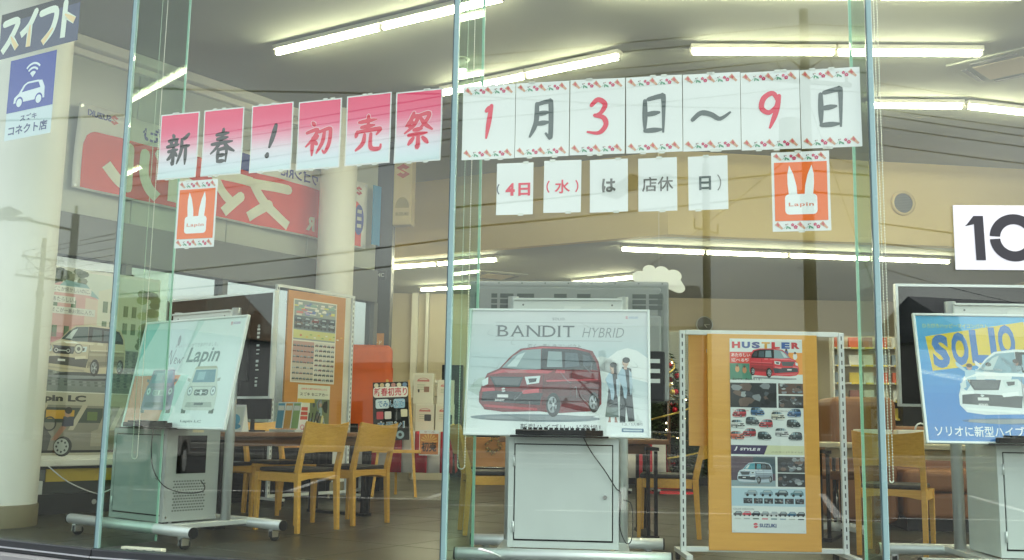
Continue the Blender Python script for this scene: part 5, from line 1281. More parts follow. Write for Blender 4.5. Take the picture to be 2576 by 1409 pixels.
striped_table('small table under a red and white striped cloth beside the Christmas tree', (1.66, 13.05, 0), R(4), .52, .45, .66, .46, 3, 1)
def gift_box(loc, rz, w, d, h, label, card):
    t = thing('gift_box', label, 'box', loc, rz)
    MB().box((0, 0, h / 2), (w, d, h)).build('box_body', 'cream_card', t, bevel=.004)
    a = Art(); a.rect(-w * .42, h * .35, w * .42, h * .93, 'e6ddc8', 1); a.ring(0, h * .74, w * .26, w * .30, 'c86a60', 2, 20, 160, 12, .5); a.rect(-w * .3, h * .72, w * .3, h * .78, 'd07a70', 2)
    for k in range(3): a.rect(-w * .3, h * (.46 + .07 * k), w * (.1 + .08 * (k % 2)), h * (.48 + .07 * k), 'a8b48a', 2)
    if card == 1: a.rrect(-w * .02, h * .38, w * .34, h * .62, .008, '2c2e32', 3)
    if card == 2: a.rrect(w * .05, h * .08, w * .38, h * .62, .012, '2a2e34', 3); a.rrect(w * .10, h * .14, w * .33, h * .34, .01, '4a5058', 4)
    if card == 3: a.ell(-w * .22, h * .42, w * .05, h * .06, '4a4038', 3, 10); a.rect(w * .04, h * .38, w * .3, h * .56, '9a7058', 3)
    a.build('print', t, frame_xz(-d / 2 - .001))
gift_box((-.99, 12.18, .722), R(-4), .22, .12, .32, 'cream gift box with a dark gadget picture, lowest by the easel', 1)
gift_box((-.76, 12.16, .722), R(3), .22, .12, .32, 'cream gift box with a tall black bottle picture', 2)
gift_box((-.76, 12.17, 1.044), R(5), .20, .11, .28, 'cream gift box stacked on the bottle picture box', 0)
gift_box((-1.02, 12.20, 1.044), R(-5), .24, .10, .36, 'tall cream gift box with a brown picture at the top of the pile', 3)
# easel with hand-made sign
ez = thing('easel', 'pale wooden easel carrying the hand-made sale sign', 'easel', (-1.27, 11.62, 0), R(4))
for s in (-1, 1): MB().beam((s * .24, -.02, 0), (s * .12, .10, 1.30), (.03, .022), (.028, .022)).build('leg', 'chair_wood', ez, bevel=.003)
MB().beam((0, .42, 0), (0, .11, 1.25), (.03, .022), (.028, .022)).build('rear_leg', 'chair_wood', ez, bevel=.003)
MB().box((0, .012, .50), (.56, .05, .035)).build('shelf', 'chair_wood', ez, bevel=.004)
MB().box((0, .09, 1.10), (.28, .02, .03)).build('cross_bar', 'chair_wood', ez)
sg = thing('sale_sign', 'black hand-made sale sign with cut-out red, white and blue letters', 'sign')
sg.matrix_world = Matrix.Translation((-1.27, 11.62, 0)) @ Matrix.Rotation(R(4), 4, 'Z') @ Matrix.Translation((-.05, .0, .62)) @ Matrix.Rotation(R(-7), 4, 'X') @ Matrix.Rotation(R(-3), 4, 'Y')
MB().span((-.20, 0, 0), (.20, .012, .66)).build('board', 'black_plastic', sg, bevel=.003)
a = Art()
a.rrect(-.195, .485, .195, .605, .03, 'f0e8e0', 1); a.text('新春初売り', 0, .50, w=.37, h=.095, col='cc3048', l=2, bold=.02, align='C')
for k in range(6): a.ell(-.16 + .064 * k, .625, .026, .024, ['e0d8b8', 'd8c090', 'f0ece0', 'c88a80', 'e8e0c0', '6a90b8'][k], 1 + .1 * k, 12)
a.text('でみんなで', 0, .37, w=.30, h=.085, col='e8f0f0', l=1, bold=.05, align='C'); a.rrect(-.17, .36, -.02, .465, .02, 'd8e8f0', .8); a.rrect(.03, .36, .16, .465, .02, '9ac4e0', .8); a.text('でみんなで', 0, .375, w=.29, h=.075, col='3a80b4', l=2, bold=.015, align='C')
for k, (x, y, c) in enumerate(((-.12, .28, 'c83a48'), (-.03, .28, 'e8e0d8'), (.08, .27, '20242a'), (.15, .30, 'e4dcc0'))): a.rrect(x - .04, y - .04, x + .035, y + .045, .01, c, 2)
a.text('カモン！', 0, .13, w=.31, h=.085, col='e8e8e0', l=1, bold=.07, align='C'); a.text('カモン！', 0, .135, w=.30, h=.075, col='5f88ac', l=2, bold=.03, align='C')
a.ring(.10, .06, .02, .045, '9ab0b8', 3); a.ell(-.1, .05, .05, .035, 'c8d4d8', 2)
a.build('lettering', sg, frame_xz(-.001))
t = thing('sale_poster', 'orange and brown sale poster propped on the striped table front', 'poster', (-.90, 11.66, .46), R(-3))
MB().box((0, 0, .14), (.22, .006, .28)).build('sheet', 'white_paper', t); a = Art(); a.rect(-.105, .01, .105, .24, 'c87a40', 1); a.text('初売', 0, .04, w=.17, h=.11, col='2c1c14', l=3, bold=.03, align='C')
for k in range(8): a.poly([(0, .15), (.16 * math.cos(k * .4) * .6, .15 + .09 * math.sin(k * .4)), (.16 * math.cos(k * .4 + .2) * .6, .15 + .09 * math.sin(k * .4 + .2))], 'e0b060', 2)
a.text('セール', 0, .25, w=.12, h=.02, col='a8503c', l=2, align='C'); a.build('print', t, frame_xz(-.0035))
# orange high-back seat before the dark pillar
def rounded(name, parent, a_, b_, m, bev, seg=4): return MB().span(a_, b_).build(name, m, parent, bevel=bev, seg=seg)
t = thing('high_back_seat', 'orange fabric high-back seat in front of the dark pillar', 'seat', (-1.78, 12.60, 0), R(8))
rounded('back', t, (-.33, -.09, .30), (.33, .09, 1.76), 'orange_fabric', .085); rounded('seat', t, (-.28, .05, .22), (.28, .42, .44), 'orange_fabric', .05)
for s in (-1, 1):
    rounded('wing', t, (s * .30 - .04, -.06, .35), (s * .30 + .04, .30, 1.50), 'orange_fabric', .035); MB().box((s * .2, .1, .11), (.04, .3, .22)).build('leg', 'black_plastic', t)
MB().sphere((.27, -.09, 1.28), .016).build('button', mat('brass', (.6, .45, .15), .3, .8), t)
# orange leather sofa right
t = thing('leather_sofa', 'orange-brown leather sofa with a tall rounded end behind the orange board', 'sofa', (3.05, 9.1, 0), R(-6))
rounded('end_panel', t, (-.28, -.35, .05), (.26, .40, 1.10), 'orange_leather', .07)
rounded('back', t, (.27, .22, .05), (1.8, .42, .86), 'orange_leather', .06)
for k in range(2): rounded('seat_cushion', t, (.28 + .76 * k, -.42, .32), (1.03 + .76 * k, .21, .50), 'orange_leather', .05)
rounded('base', t, (.28, -.40, .10), (1.8, .21, .31), 'orange_leather', .04)
MB().span((.3, -.38, 0), (1.78, .2, .099)).build('plinth', 'black_plastic', t)
# chair base on the floor near it (white five-star foot)
t = thing('swivel_base', 'white metal swivel chair foot on the floor before the sofa', 'chair base', (2.62, 8.35, 0))
for k in range(4):
    q = k * 1.5708 + .4; MB().beam((0, 0, .07), (.32 * math.cos(q), .32 * math.sin(q), .035), (.05, .03), (.03, .02), (0, 0, 1)).build('arm', 'white_metal', t, bevel=.004)
MB().cyl((0, 0, .0), (0, 0, .09), .05, 14).build('hub', 'white_metal', t); MB().cyl((0, 0, .091), (0, 0, .42), .022, 12).build('column', 'chrome', t); MB().lathe([(.0, .42), (.22, .43), (.24, .46), (.22, .49), (0, .49)], n=20).build('seat', 'orange_leather', t)

# ================================================================== background furniture
def cab(name, label, cat, loc, size, m, rz=0, extra=None, bev=.01):
    t = thing(name, label, cat, loc, rz); MB().box((0, 0, size[2] / 2), size).build('body', m, t, bevel=bev)
    if extra: extra(t)
    return t
def copier_parts(t):
    MB().box((0, -.02, 1.30), (.52, .46, .18)).build('scanner', 'wall_paint', t, bevel=.02); MB().box((0, 0, 1.43), (.50, .44, .06)).build('lid', 'white_paint', t, bevel=.015)
    MB().box((.16, -.255, 1.30), (.16, .01, .08)).build('control_panel', 'grey_frame', t)
    for k in range(3): MB().box((0, -.256, .22 + .24 * k), (.48, .012, .20)).build('drawer', 'white_paint', t, bevel=.004)
cab('copier', 'beige office copier with paper drawers behind the gift boxes', 'copier', (-1.18, 15.4, 0), (.56, .50, 1.2), 'wall_paint', R(10), copier_parts)
cab('equipment_cabinet', 'tall black equipment cabinet beside the copier', 'cabinet', (-.92, 16.6, 0), (.34, .5, 1.75), 'black_gloss', 0, lambda t: [MB().box((0, -.252, .5 + .4 * k), (.28, .006, .34)).build('drawer_front', 'black_plastic', t) for k in range(3)])
def fire_parts(t):
    MB().box((0, -.252, .36), (.66, .006, .34)).build('front_panel', mat('amber', (.50, .22, .05), .4, var=.2, scale=3), t)
    MB().box((0, -.255, .10), (.70, .012, .16)).build('kick', 'black_plastic', t); MB().cyl((-.36, -.28, .17), (.36, -.28, .17), .008, 8).build('rail', 'chrome', t)
cab('low_cabinet', 'low amber fronted cabinet with black base behind the red van poster', 'cabinet', (-.32, 16.2, 0), (.74, .5, .62), 'brown_board', 0, fire_parts)
wr = thing('wreath', 'small golden green wreath hanging on the amber cabinet', 'wreath', (-.24, 15.92, .50))
b = MB(); rnd = random.Random(5)
for k in range(150):
    q = rnd.uniform(0, 6.283); r0 = .10 + rnd.uniform(-.035, .035); c = Vector((r0 * math.cos(q), rnd.uniform(-.03, .0), r0 * math.sin(q))); d = Vector((rnd.uniform(-1, 1), rnd.uniform(-1, 0), rnd.uniform(-1, 1))).normalized() * .035; e = Vector((rnd.uniform(-1, 1), rnd.uniform(-1, 1), rnd.uniform(-1, 1))).normalized() * .010
    b.add([c - e, c + e, c + d], [(0, 1, 2)])
b.build('foliage', mat('wreath_green', (.12, .13, .04), .6, var=.4, scale=40), wr)
for k in range(9): MB().sphere((.10 * math.cos(k * .7), -.03, .10 * math.sin(k * .7)), .015, 8, 5).build('bauble', 'brass', wr)
# Christmas tree
xt = thing('christmas_tree', 'decorated Christmas tree with red baubles and tinsel beside the orange board', 'Christmas tree', (2.20, 14.3, 0))
MB().cyl((0, 0, 0), (0, 0, 1.85), .035, 10, .01).build('trunk', 'table_wood', xt); b = MB(); rnd = random.Random(11)
for k in range(5200):
    z = .28 + 1.6 * (1 - math.sqrt(rnd.random())); R0 = .58 * (1.92 - z) / 1.64; q = rnd.uniform(0, 6.283); r0 = R0 * math.sqrt(rnd.uniform(.25, 1)) * (1 + .18 * math.sin(q * 7 + z * 9))
    c = Vector((r0 * math.cos(q), r0 * math.sin(q), z - .18 * r0)); d = Vector((math.cos(q), math.sin(q), rnd.uniform(-.5, .2))).normalized() * rnd.uniform(.05, .09); e = Vector((rnd.uniform(-1, 1), rnd.uniform(-1, 1), rnd.uniform(-1, 1))).normalized() * .012
    b.add([c - e, c + e, c + d], [(0, 1, 2)])
b.build('foliage', mat('needle_green', (.025, .05, .02), .6, var=.5, scale=12), xt)
mat('bauble_red', (.45, .01, .03), .15, .3, var=0)
for k in range(34):
    z = .35 + rnd.random() * 1.35; R0 = .56 * (1.92 - z) / 1.64; q = rnd.uniform(0, 6.283); MB().sphere((R0 * math.cos(q), R0 * math.sin(q), z - .1 * R0), rnd.choice((.03, .04)), 10, 6).build('bauble', rnd.choice(('bauble_red', 'bauble_red', 'brass')), xt)
mat('fairy', (.9, .8, .6), .4, var=0, emit=(1, .82, .5), estr=9)
for k in range(26):
    z = .35 + rnd.random() * 1.4; R0 = .60 * (1.92 - z) / 1.64; q = rnd.uniform(0, 6.283); MB().sphere((R0 * math.cos(q), R0 * math.sin(q), z - .1 * R0), .009, 6, 4).build('fairy_light', 'fairy', xt)
b = MB().tube([(.60 * (1.90 - z) / 1.6 * math.cos(z * 11), .60 * (1.90 - z) / 1.6 * math.sin(z * 11), z) for z in [.35 + .02 * k for k in range(72)]], .013, 6); b.build('tinsel', mat('tinsel', (.55, .42, .12), .3, .7), xt)
MB().lathe([(.36, .004), (.30, .02), (.05, .06), (0, .06)], n=24).build('skirt', 'red_cloth', xt)
o = MB().lathe([(0, .012), (.30, .012), (.33, .004), (.33, .0)], n=28).build('floor_cushion', 'red_cloth', loc=(2.02, 13.2, 0)); o.scale = (1.1, .8, 1); tag(o, 'round red mat lying on the floor before the Christmas tree', 'mat')
# cloud cut-out
b = MB(); pts = []
for cx, cy, r, a0, a1 in ((-.20, .03, .075, 250, 80), (-.10, .10, .065, 190, 30), (.02, .085, .07, 150, 40), (.14, .04, .085, 120, -30), (.20, -.08, .06, 40, -120)):
    n = 7; aa = a1 if a1 < a0 else a1
    pts += [(cx + r * math.cos(R(a0 + (aa - a0) * k / n)), cy + r * .8 * math.sin(R(a0 + (aa - a0) * k / n))) for k in range(n + 1)]
pts += [(.12, -.10), (.02, -.06), (-.10, -.05)]
p = PY(1658, 705, 10.2); b.prism(pts, -.012, .012, frame_xz(0)); o = b.build('paper_cloud', 'white_paper', loc=p); tag(o, 'white paper cloud cut-out hanging from the ceiling', 'decoration')
MB().cyl((0, 0, .12), (0, 0, HC - p.z), .0012, 5).build('thread', 'white_paper', o)
# wall clock, blind window, shelf rack, counter
p = PY(1775, 815, 19.4); ck = thing('wall_clock', 'round wall clock with a face darkened for a reflection on the rear wall', 'clock', (p.x, 19.55, p.z))
MB().lathe([(.145, 0), (.16, 0), (.16, .05), (.145, .05)], n=28, M=Matrix.Rotation(R(90), 3, 'X')).build('rim', 'white_metal', ck); MB().cyl((0, -.02, 0), (0, -.03, 0), .145, 28).build('face', 'grey_frame', ck)  # face coloured dark to stand for the lamp pole's reflection on it
MB().beam((0, -.033, 0), (.05, -.033, -.06), (.010, .003)).build('hour_hand', 'white_paper', ck); MB().beam((0, -.034, 0), (.10, -.034, .0), (.007, .003), None, (0, 0, 1)).build('minute_hand', 'white_paper', ck)
p = PY(1716, 835, 19.5); q = PY(1716, 1010, 19.5)
t = thing('blind_window', 'window with pale horizontal blinds in the rear wall', 'window', (p.x, 19.58, 0)); Hh = p.z - q.z
MB().box((0, -.01, p.z - Hh / 2), (.62, .04, Hh + .06)).build('frame', 'white_paint', t); MB().box((0, -.034, p.z - Hh / 2), (.56, .006, Hh)).build('pane', mat('pale_pane', (.55, .6, .58), .2), t)
for k in range(34): MB().box((0, -.05, q.z + Hh * (k + .5) / 34), (.55, .022, .003)).build('slat', 'white_metal', t, rot=None)
sh = thing('display_rack', 'pale wall rack filled with small car cards and model boxes', 'rack', (4.35, 12.3, 0), R(-8))
MB().span((-.48, .10, .9), (.52, .12, 1.95)).build('back_panel', 'wall_paint', sh)
for s in (-.49, .51): MB().span((s, -.10, .0), (s + .02, .12, 1.95)).build('side', 'white_paint', sh)
rnd = random.Random(3)
for k in range(5):
    z = .95 + .21 * k; f = MB().span((-.469, -.10, z), (.509, .099, z + .015)).build('shelf', 'white_paint', sh)
    for i in range(6):
        x = -.40 + .165 * i; c = rnd.choice([(.55, .5, .35), (.6, .12, .05), (.6, .45, .06), (.2, .25, .3), (.65, .65, .6), (.3, .12, .1)])
        MB().box((x, -.02, z + .016 + .06), (.11, .06, .12)).build('model_box', mat('carton_%d%d' % (int(c[0] * 100), int(c[1] * 100)), c, .5), f)
        MB().box((x, -.104, z + .004), (.09, .004, .022)).build('price_tag', mat('tag_yellow', (.7, .55, .08), .5), f)
cab('dark_counter', 'dark low counter behind the pale topped table', 'counter', (5.25, 12.3, 0), (1.3, .6, 1.16), 'black_plastic', R(-4), lambda t: MB().box((0, -.01, 1.175), (1.34, .64, .03)).build('counter_top', 'black_gloss', t))
cab('reception_desk', 'long black fronted reception desk across the back of the showroom', 'desk', (2.6, 17.0, 0), (6.4, .7, 1.12), 'black_plastic', R(3), lambda t: MB().box((0, -.03, 1.135), (6.5, .8, .03)).build('desk_top', 'pale_top', t))
cab('white_partition', 'plain pale partition standing behind the brown display rack', 'partition', (3.75, 15.6, 0), (.8, .06, 1.75), 'white_paint', R(-6))
cab('dark_filler_unit', 'long black low shelf unit added under the banner wall windows for darkness', 'shelf unit', (-2.55, 10.95, 0), (2.3, .40, .80), 'black_plastic', R(54), lambda t: [MB().box((-.9 + .45 * k, -.205, .40), (.42, .012, .70)).build('door', 'black_gloss', t) for k in range(5)])  # added black unit, fills the dark area seen behind the table legs
cab('dark_filler_panel', 'low black panel added behind the Christmas tree for darkness', 'partition', (2.3, 15.1, 0), (1.7, .08, 1.22), 'black_plastic', R(2))  # added black panel, deepens the dark zone behind the tree
# box sign on the pillar
t = thing('box_sign', 'cream box sign with a red emblem projecting from the dark pillar', 'sign', (-1.40, 12.83, 0), R(-9))
MB().span((-.12, -.07, 3.30), (.12, .12, 4.26)).build('box', 'cream_paint', t, bevel=.008)
a = Art(); S_logo(a, 0, 4.0, .17, 'b0503c', 1); S_logo(a, 0, 4.0, .0001, 'b0503c', 1); a.ell(0, 3.52, .09, .14, '9a8c58', 1, 20, 0, 180); a.text('SUZUKI', 0, 3.42, w=.17, h=.04, col='8a7c50', l=2, bold=.04, align='C'); a.build('emblem', t, frame_xz(-.071))
for k, (py, tx, m, c) in enumerate(((690, 'OMC', 'dark_frame', 'b8bcbc'), (860, 'カード', 'brown_board', 'e8d8b0'), (925, 'SUZUKI', 'dark_frame', 'c8ccd0'))):
    z = PY(938, py, 12.8).z; o = MB().box((0, 0, 0), (.20, .012, .12 if k != 1 else .22)).build('pillar_plate', m, loc=(-1.69, 12.82, z), bevel=.003)
    a = Art(); a.text(tx, 0, -.03, w=.15, col=c, l=1, bold=.03, align='C'); a.build('lettering', o, frame_xz(-.0065)); tag(o, ['small dark plate reading OMC on the dark pillar', 'orange-brown plate with katakana on the dark pillar', 'small dark plate with the maker name on the dark pillar'][k], 'sign plate')
p = PW(926, 545, WL0, WLA); o = MB().box((0, 0, 0), (.14, .01, .75)).build('blue_flag', mat('sky_blue', (.05, .25, .48), .6), loc=p + Vector((wn.x, wn.y, 0)) * .14, rot=(0, 0, R(54))); tag(o, 'narrow blue cloth strip hanging at the end of the red banner', 'flag')
# magazine rack behind the mint poster stand
t = thing('magazine_rack', 'low white rack with stacked magazines beside the dark table', 'rack', (-2.62, 8.0, 0), R(-30))
for z in (.12, .40): MB().box((0, 0, z), (.46, .30, .015)).build('shelf', 'white_metal', t)
for s in (-1, 1):
    for q in (-1, 1): MB().box((s * .22, q * .14, .22), (.016, .016, .44)).build('upright', 'white_metal', t)
for k in range(5): MB().box((random.uniform(-.04, .04), random.uniform(-.02, .02), .414 + .009 * k), (.30, .22, .008)).build('magazine', ['cream_card', 'white_paper', 'pale_top'][k % 3], t, rot=(0, 0, random.uniform(-.1, .1)))
# cables, power strip
def cable(pts, r, m, label):
    P = [Vector(p) for p in pts]; Q = []
    for i in range(len(P) - 1):
        p0, p1, p2, p3 = P[max(i - 1, 0)], P[i], P[i + 1], P[min(i + 2, len(P) - 1)]
        for k in range(5):
            t = k / 5; Q.append(.5 * ((2 * p1) + (p2 - p0) * t + (2 * p0 - 5 * p1 + 4 * p2 - p3) * t * t + (3 * p1 - p0 - 3 * p2 + p3) * t ** 3))
    o = MB().tube(Q + [P[-1]], r, 7).build('cable', m); return tag(o, label, 'cable')
cable([PY(x, y, 5.72 + .004 * k) for k, (x, y) in enumerate(((1468, 1101), (1488, 1138), (1522, 1185), (1549, 1228), (1562, 1245), (1559, 1322), (1575, 1366), (1590, 1352), (1589, 1272), (1568, 1258)))], .0032, 'rubber', 'black cable looping down the side of the plain grey cabinet')
cable([PW(x, y, (-2.22, 6.76), 53) + Vector((0, -.03, 0)) for x, y in ((390, 1078), (385, 1125), (389, 1178), (412, 1218), (445, 1235), (486, 1240), (514, 1234), (518, 1222), (509, 1210))], .0034, 'rubber', 'black cable sagging across the vented grey cabinet')
cable([PZ(1205, 1384, .19) + Vector((0, .05, 0)), PZ(1235, 1390, .15), PZ(1262, 1402, .09), PZ(1290, 1418, .03), Vector((.06, 5.6, .02))], .006, 'white_paper', 'white cable running over the foot of the plain cabinet stand')
cable([Vector((-3.60, 8.15, .43)), Vector((-3.52, 8.35, .30)), Vector((-3.42, 8.62, .20)), Vector((-3.36, 8.70, .20)), Vector((-3.20, 8.80, .30)), Vector((-3.02, 8.95, .42))], .005, 'white_paper', 'pale cord tied in a V before the poster wall panel')
p = (PZ(290, 1384, .02) + PZ(405, 1386, .02)) / 2
t = thing('power_strip', 'cream power strip lying on the floor by the glass', 'power strip', (p.x + .02, p.y + .03, 0), R(-20))
MB().box((0, 0, .018), (.30, .05, .034)).build('body', 'cream_card', t, bevel=.006)
for k in range(4): MB().box((-.10 + .065 * k, -.0255, .018), (.02, .002, .012)).build('socket', 'grey_frame', t)

# ================================================================== outside, behind the viewer: seen mirrored in the glass
mat('pole_concrete', (.05, .048, .042), .85, var=.1, scale=3); mat('pole_metal', (.025, .026, .027), .6); mat('wire', (.02, .02, .02), .6, var=0); mat('insulator', (.5, .48, .45), .3)
def utility_pole(base, H, label, rz=ROAD_A, transformer=True):
    t = thing('utility_pole', label, 'utility pole', base, rz)
    MB().cyl((0, 0, -.15), (0, 0, H), .17, 18, .10).build('shaft', 'pole_concrete', t)
    for z, w in ((H - .9, 1.9), (H - 1.75, 2.3)):
        c = MB().box((0, .13, z), (.08, .08, .08)); c.box((0, .14, z), (.075, w, .075)) if False else c.box((0, .16, z), (.075, .09, .075)); c.box((0, 0, z), (.09, w, .09))
        k = c.build('cross_arm', 'pole_metal', t)
        for y in (-w / 2 + .1, 0.28, w / 2 - .1): MB().lathe([(.0, .0), (.05, .0), (.035, .07), (.055, .09), (.03, .16), (0, .17)], (0, y, z + .05), 10).build('insulator', 'insulator', k)
    for s in (-1, 1): MB().beam((0, 0, H - 1.5), (0, s * .75, H - .95), (.04, .04), None, (1, 0, 0)).build('brace', 'pole_metal', t)
    MB().tube([(0, .5 * math.sin(q / 8 * math.pi) + .2, H - 1.75 + .9 * q / 8) for q in range(9)], .014, 6).build('jumper', 'wire', t); MB().tube([(0, -.6 * math.sin(q / 8 * math.pi) - .1, H - 1.75 + .9 * q / 8) for q in range(9)], .014, 6).build('jumper', 'wire', t)
    if transformer: MB().cyl((0, .42, H - 3.6), (0, .42, H - 2.7), .24, 18).build('transformer', 'pole_metal', t); MB().box((0, .25, H - 3.1), (.1, .3, .1)).build('bracket', 'pole_metal', t)
    MB().lathe([(.17, 6.0), (.18, 6.0), (.18, 6.25), (.17, 6.25)], n=16).build('band', 'pole_metal', t)
    for k in range(10): MB().cyl((0, (.16 if k % 2 else -.16), 2.2 + .45 * k), (0, (.30 if k % 2 else -.30), 2.2 + .45 * k), .010, 6).build('step', 'pole_metal', t)
    return t
POLES = [along(-46, 0, 0), along(0, 0, 0), along(40, 0, 0)]
utility_pole(POLES[0], 8.6, 'far concrete utility pole along the road, shorter than the others', transformer=False)
utility_pole(POLES[1], 10.6, 'tall concrete utility pole with transformer opposite the date sheets', ROAD_A + R(75))
utility_pole(POLES[2], 10.2, 'concrete utility pole further along the road past the street lamp', transformer=False)
WG = 'overhead wires along the road'
def wire(a, b, sag, r, label='thin black overhead wire strung between the utility poles'):
    a, b = Vector(a), Vector(b); pts = [a.lerp(b, k / 16) - Vector((0, 0, sag * 4 * (k / 16) * (1 - k / 16))) for k in range(17)]
    o = MB().tube(pts, r, 5).build('overhead_wire', 'wire'); tag(o, label, 'overhead wire', WG)
hts = [8.6, 10.6, 10.2, 10.4]; P4 = POLES + [along(82, 0, 0)]
dirw = road_rot @ Vector((0, 1, 0))
for i in range(3):
    for dz, offs, sag in ((-.70, (-.85, .28, .85), .6), (-1.55, (-1.05, .28, 1.05), .7)):
        for of in offs: wire(P4[i] + dirw * of + Vector((0, 0, hts[i] + dz)), P4[i + 1] + dirw * of + Vector((0, 0, hts[i + 1] + dz)), sag, .014)
    for dz in (-3.9, -4.4): wire(P4[i] + dirw * .15 + Vector((0, 0, hts[i] + dz)), P4[i + 1] + dirw * .15 + Vector((0, 0, hts[i + 1] + dz)), .9, .024, 'thick bundled cable slung low between the utility poles')
# service drops crossing the forecourt and the road
wire(P4[1] + Vector((0, 0, 7.4)), (-16, -33, 5.4), .5, .012, 'service wire from the transformer pole across the road'); wire(P4[1] + Vector((0, 0, 7.2)), (20, -32, 5.2), .6, .012, 'service wire from the transformer pole to the tiled house')
wire(P4[1] + Vector((0, 0, 8.2)), (-13.5, 9.6, 4.8), .5, .014, 'service wire from the transformer pole to the showroom roof')
wire(P4[1] + Vector((0, 0, .0)) + Vector((2.6, 1.0, -.14)), P4[1] + Vector((0, 0, 8.6)), 0, .012, 'taut guy wire staying the transformer pole')
def street_lamp(base, H, rz, label, arm=1.0):
    t = thing('street_lamp', label, 'street lamp', base, rz)
    MB().cyl((0, 0, -.15), (0, 0, H), .095, 16, .08).build('post', 'pole_metal', t); MB().cyl((0, 0, -.15), (0, 0, .0), .14, 16).build('base', 'pole_metal', t)
    MB().cyl((0, 0, H - .35), (arm, 0, H - .15), .03, 10).build('arm', 'pole_metal', t); MB().box((arm + .25, 0, H - .11), (.60, .22, .07)).build('lamp_head', 'pole_metal', t, bevel=.02)
    MB().box((arm + .25, 0, H - .149), (.5, .17, .006)).build('lens', 'insulator', t)
    pn = MB().box((0, 0, H + .22), (1.0, .62, .05)).build('solar_panel', 'wire', t, rot=None); pn.rotation_euler = (.0, .35, 0); pn.location = (-.08, 0, .02)
    MB().cyl((0, 0, H - .001), (0, 0, H + .2), .03, 10).build('stub', 'pole_metal', t)
    MB().tube([(0, -.45, H - 1.3), (0, -.45, H - 1.5), (0, .45, H - 1.5), (0, .45, H - 1.3)], .025, 8).build('flag_bracket', 'pole_metal', t)
street_lamp((-3.0, -11.3, -.0), 6.6, R(200), 'dark street lamp with panel near the transformer pole')
street_lamp((-19.5, 4.46, 0), 5.2, R(120), 'dark street lamp with panel near the parked van')
# parked van
v = thing('parked_van', 'pale grey boxy van parked facing the showroom', 'van', (-11.9, 1.0, -.146), math.atan2(.68, .74))
mat('van_paint', (.50, .50, .48), .25, .2, var=.02, coat=.6); prof = [(-1.70, .34), (-1.70, 1.0), (-1.63, 1.58), (-1.48, 1.73), (.30, 1.75), (.58, 1.69), (1.12, 1.08), (1.56, .98), (1.68, .86), (1.70, .34)]
Mv = Matrix(((1, 0, 0, 0), (0, 0, -1, 0), (0, 1, 0, 0), (0, 0, 0, 1)))
MB().prism(prof, -.735, .735, Mv).build('body', 'van_paint', v, bevel=.07, seg=3)
d = Vector((.54, 0, -.61)).normalized(); n_ = Vector((.61, 0, .54)).normalized()
c = Vector((.85, 0, 1.385)) + n_ * .012; MB().add([c + Vector((-.22, s * .58, .25)) if k == 0 else c + Vector((.235, s * .66, -.265)) for k in (0, 1) for s in (-1, 1)], [(0, 2, 3, 1)]).build('windscreen', 'black_gloss', v)
for s in (-1, 1):
    for x0, x1, nm in ((-1.5, -.75, 'rear_window'), (-.68, .05, 'side_window'), (.12, .78, 'front_window')):
        top = 1.60; pts = [(x0, 1.08), (x1 + (.12 if nm == 'front_window' else 0), 1.08), (x1 - (.22 if nm == 'front_window' else 0), top), (x0 + .03, top)]
        MB().prism(pts, s * .731, s * .738, Mv).build(nm, 'black_gloss', v)
    MB().box((1.62, s * .56, .80), (.14, .24, .16)).build('headlight', 'chrome', v, bevel=.02); MB().box((-1.69, s * .62, .9), (.05, .14, .3)).build('tail_light', 'bauble_red', v, bevel=.01)
    MB().box((.72, s * .83, 1.10), (.10, .16, .14)).build('door_mirror', 'van_paint', v, bevel=.03)
    for x in (1.18, -1.18):
        w = MB().cyl((x, s * .60, .27), (x, s * .74, .27), .27, 24).build('tyre', 'rubber', v); MB().cyl((x, s * .741, .27), (x, s * .748, .27), .18, 20).build('rim', 'silver', w)
        MB().cyl((x, s * .728, .30), (x, s * .7375, .30), .325, 24).build('wheel_arch', 'black_plastic', v)
MB().box((1.705, 0, .66), (.02, .80, .12)).build('grille', 'black_plastic', v, bevel=.005); MB().box((1.71, 0, .42), (.05, 1.36, .16)).build('bumper', 'van_paint', v, bevel=.03)
np_ = MB().box((1.742, 0, .46), (.008, .33, .165)).build('number_plate', mat('plate_yellow', (.62, .50, .12), .5), v)
a = Art(); a.text('17-96', 0, -.05, w=.26, h=.075, col='2c2c20', l=1, bold=.03, align='C'); a.text('あ', -.15, -.04, w=.03, col='2c2c20', l=1); a.text('580', 0, .04, w=.10, h=.028, col='2c2c20', l=1, bold=.02, align='C')
a.build('plate_text', np_, Matrix(((0, 0, 1, 1.7465), (1, 0, 0, 0), (0, 1, 0, .46), (0, 0, 0, 1))))
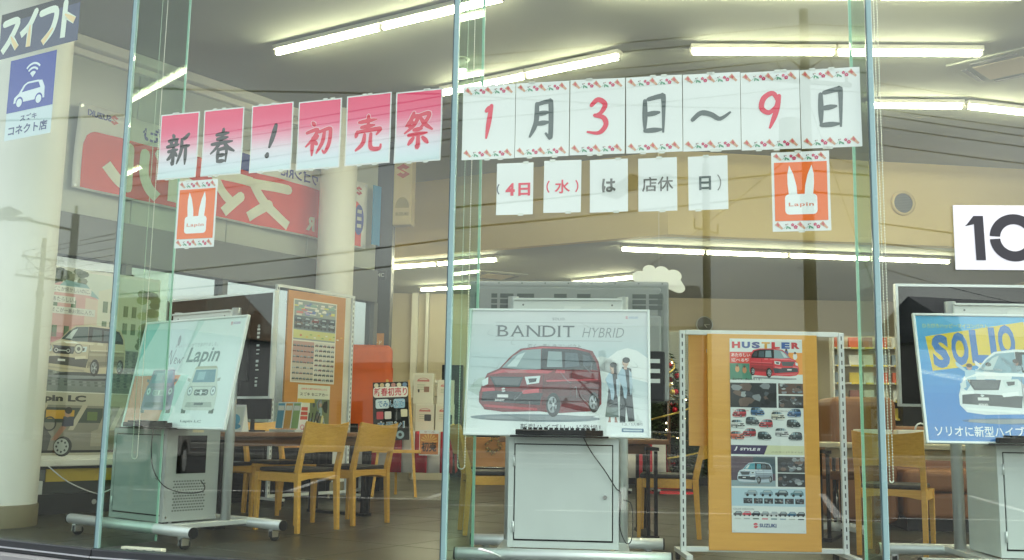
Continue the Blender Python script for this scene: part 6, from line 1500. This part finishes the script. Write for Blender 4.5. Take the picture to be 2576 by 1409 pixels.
# houses across the road
mat('house_wall', (.30, .29, .26), .8, var=.06, scale=1); mat('house_wall2', (.18, .19, .20), .8, var=.06, scale=1); mat('roof_tile', (.10, .105, .12), .6, var=.2, scale=4); mat('roof_red', (.16, .11, .07), .7, var=.2, scale=4)
def house(s, w, L, D, H, m, roof, label, gable=True):
    t = thing('house', label, 'house', along(s, w, -.15), ROAD_A)
    MB().box((0, 0, H / 2), (L, D, H)).build('wall', m, t)
    if gable: MB().prism([(-D / 2 - .4, H), (D / 2 + .4, H), (0, H + D * .28)], -L / 2 - .3, L / 2 + .3, Matrix(((0, 0, 1, 0), (1, 0, 0, 0), (0, 1, 0, 0), (0, 0, 0, 1)))).build('roof', roof, t)
    else: MB().box((0, 0, H + .15), (L + .4, D + .4, .3)).build('roof', roof, t)
    n = max(2, int(L / 2.4))
    for f in range(max(1, int(H // 2.7))):
        for k in range(n):
            x = -L / 2 + L * (k + .5) / n; z = 1.4 + 2.7 * f
            if f == 0 and k == n // 2: d = MB().box((x, D / 2 + .02, 1.0), (1.0, .06, 2.0)).build('door', 'roof_red', t); MB().sphere((x + .4, D / 2 + .06, 1.0), .04, 8, 5).build('handle', 'chrome', d); continue
            wd = MB().box((x, D / 2 + .02, z), (1.3, .06, 1.1)).build('window', 'black_gloss', t); MB().box((x, D / 2 + .04, z - .58), (1.45, .12, .06)).build('sill', 'white_paint', wd)
            MB().box((x, D / 2 + .055, z), (.05, .02, 1.1)).build('mullion', 'white_paint', wd)
house(-62, -22, 14, 9, 5.4, 'house_wall', 'roof_tile', 'long cream house with grey gable roof across the road'); house(-40, -21, 10, 8, 5.2, 'house_wall2', 'roof_red', 'grey house with a red-brown gable roof across the road')
house(-22, -23, 12, 9, 3.4, 'house_wall', 'roof_tile', 'flat low cream shop across the road', False); house(-6, -22, 11, 8, 5.0, 'house_wall2', 'roof_tile', 'grey two-storey house opposite the transformer pole')
house(10, -23, 15, 10, 4.2, 'house_wall', 'roof_red', 'wide cream workshop with a flat red roof across the road', False); house(29, -21, 10, 8, 5.3, 'house_wall', 'roof_tile', 'cream tiled house across the road near the far pole'); house(46, -22, 12, 9, 3.6, 'house_wall2', 'roof_tile', 'low grey shed at the far end of the road', False)
o = thing('house', 'white two-storey house seen through the banner wall windows', 'house', (-17, 27, -.15), R(38))
MB().box((0, 0, 2.8), (13, 8, 5.6)).build('wall', 'white_paint', o); MB().prism([(-4.5, 5.6), (4.5, 5.6), (0, 7.8)], -6.8, 6.8, Matrix(((0, 0, 1, 0), (1, 0, 0, 0), (0, 1, 0, 0), (0, 0, 0, 1)))).build('roof', 'roof_tile', o)
for k in range(4):
    for f in (1.5, 4.2): wd = MB().box((-4.8 + 3.2 * k, -4.02, f), (1.5, .06, 1.2)).build('window', 'black_gloss', o); MB().box((-4.8 + 3.2 * k, -4.05, f - .64), (1.7, .14, .06)).build('sill', 'grey_frame', wd)
# far hills
b = MB(); vs = []; rnd = random.Random(9); n = 90
for k in range(n + 1):
    q = 6.28319 * k / n; r0 = 400; hgt = 12 + 7 * math.sin(k * .37) + 5 * math.sin(k * .91 + 1) + rnd.uniform(-1.5, 1.5)
    vs += [(r0 * math.cos(q), r0 * math.sin(q), -1), ((r0 + 30) * math.cos(q), (r0 + 30) * math.sin(q), hgt), ((r0 + 90) * math.cos(q), (r0 + 90) * math.sin(q), -1)]
b.add(vs, [(k * 3 + j, k * 3 + 3 + j, k * 3 + 4 + j, k * 3 + 1 + j) for k in range(n) for j in (0, 1)], True); struct(b.build('hills', mat('hill_green', (.06, .075, .05), .9, var=.4, scale=.03)))
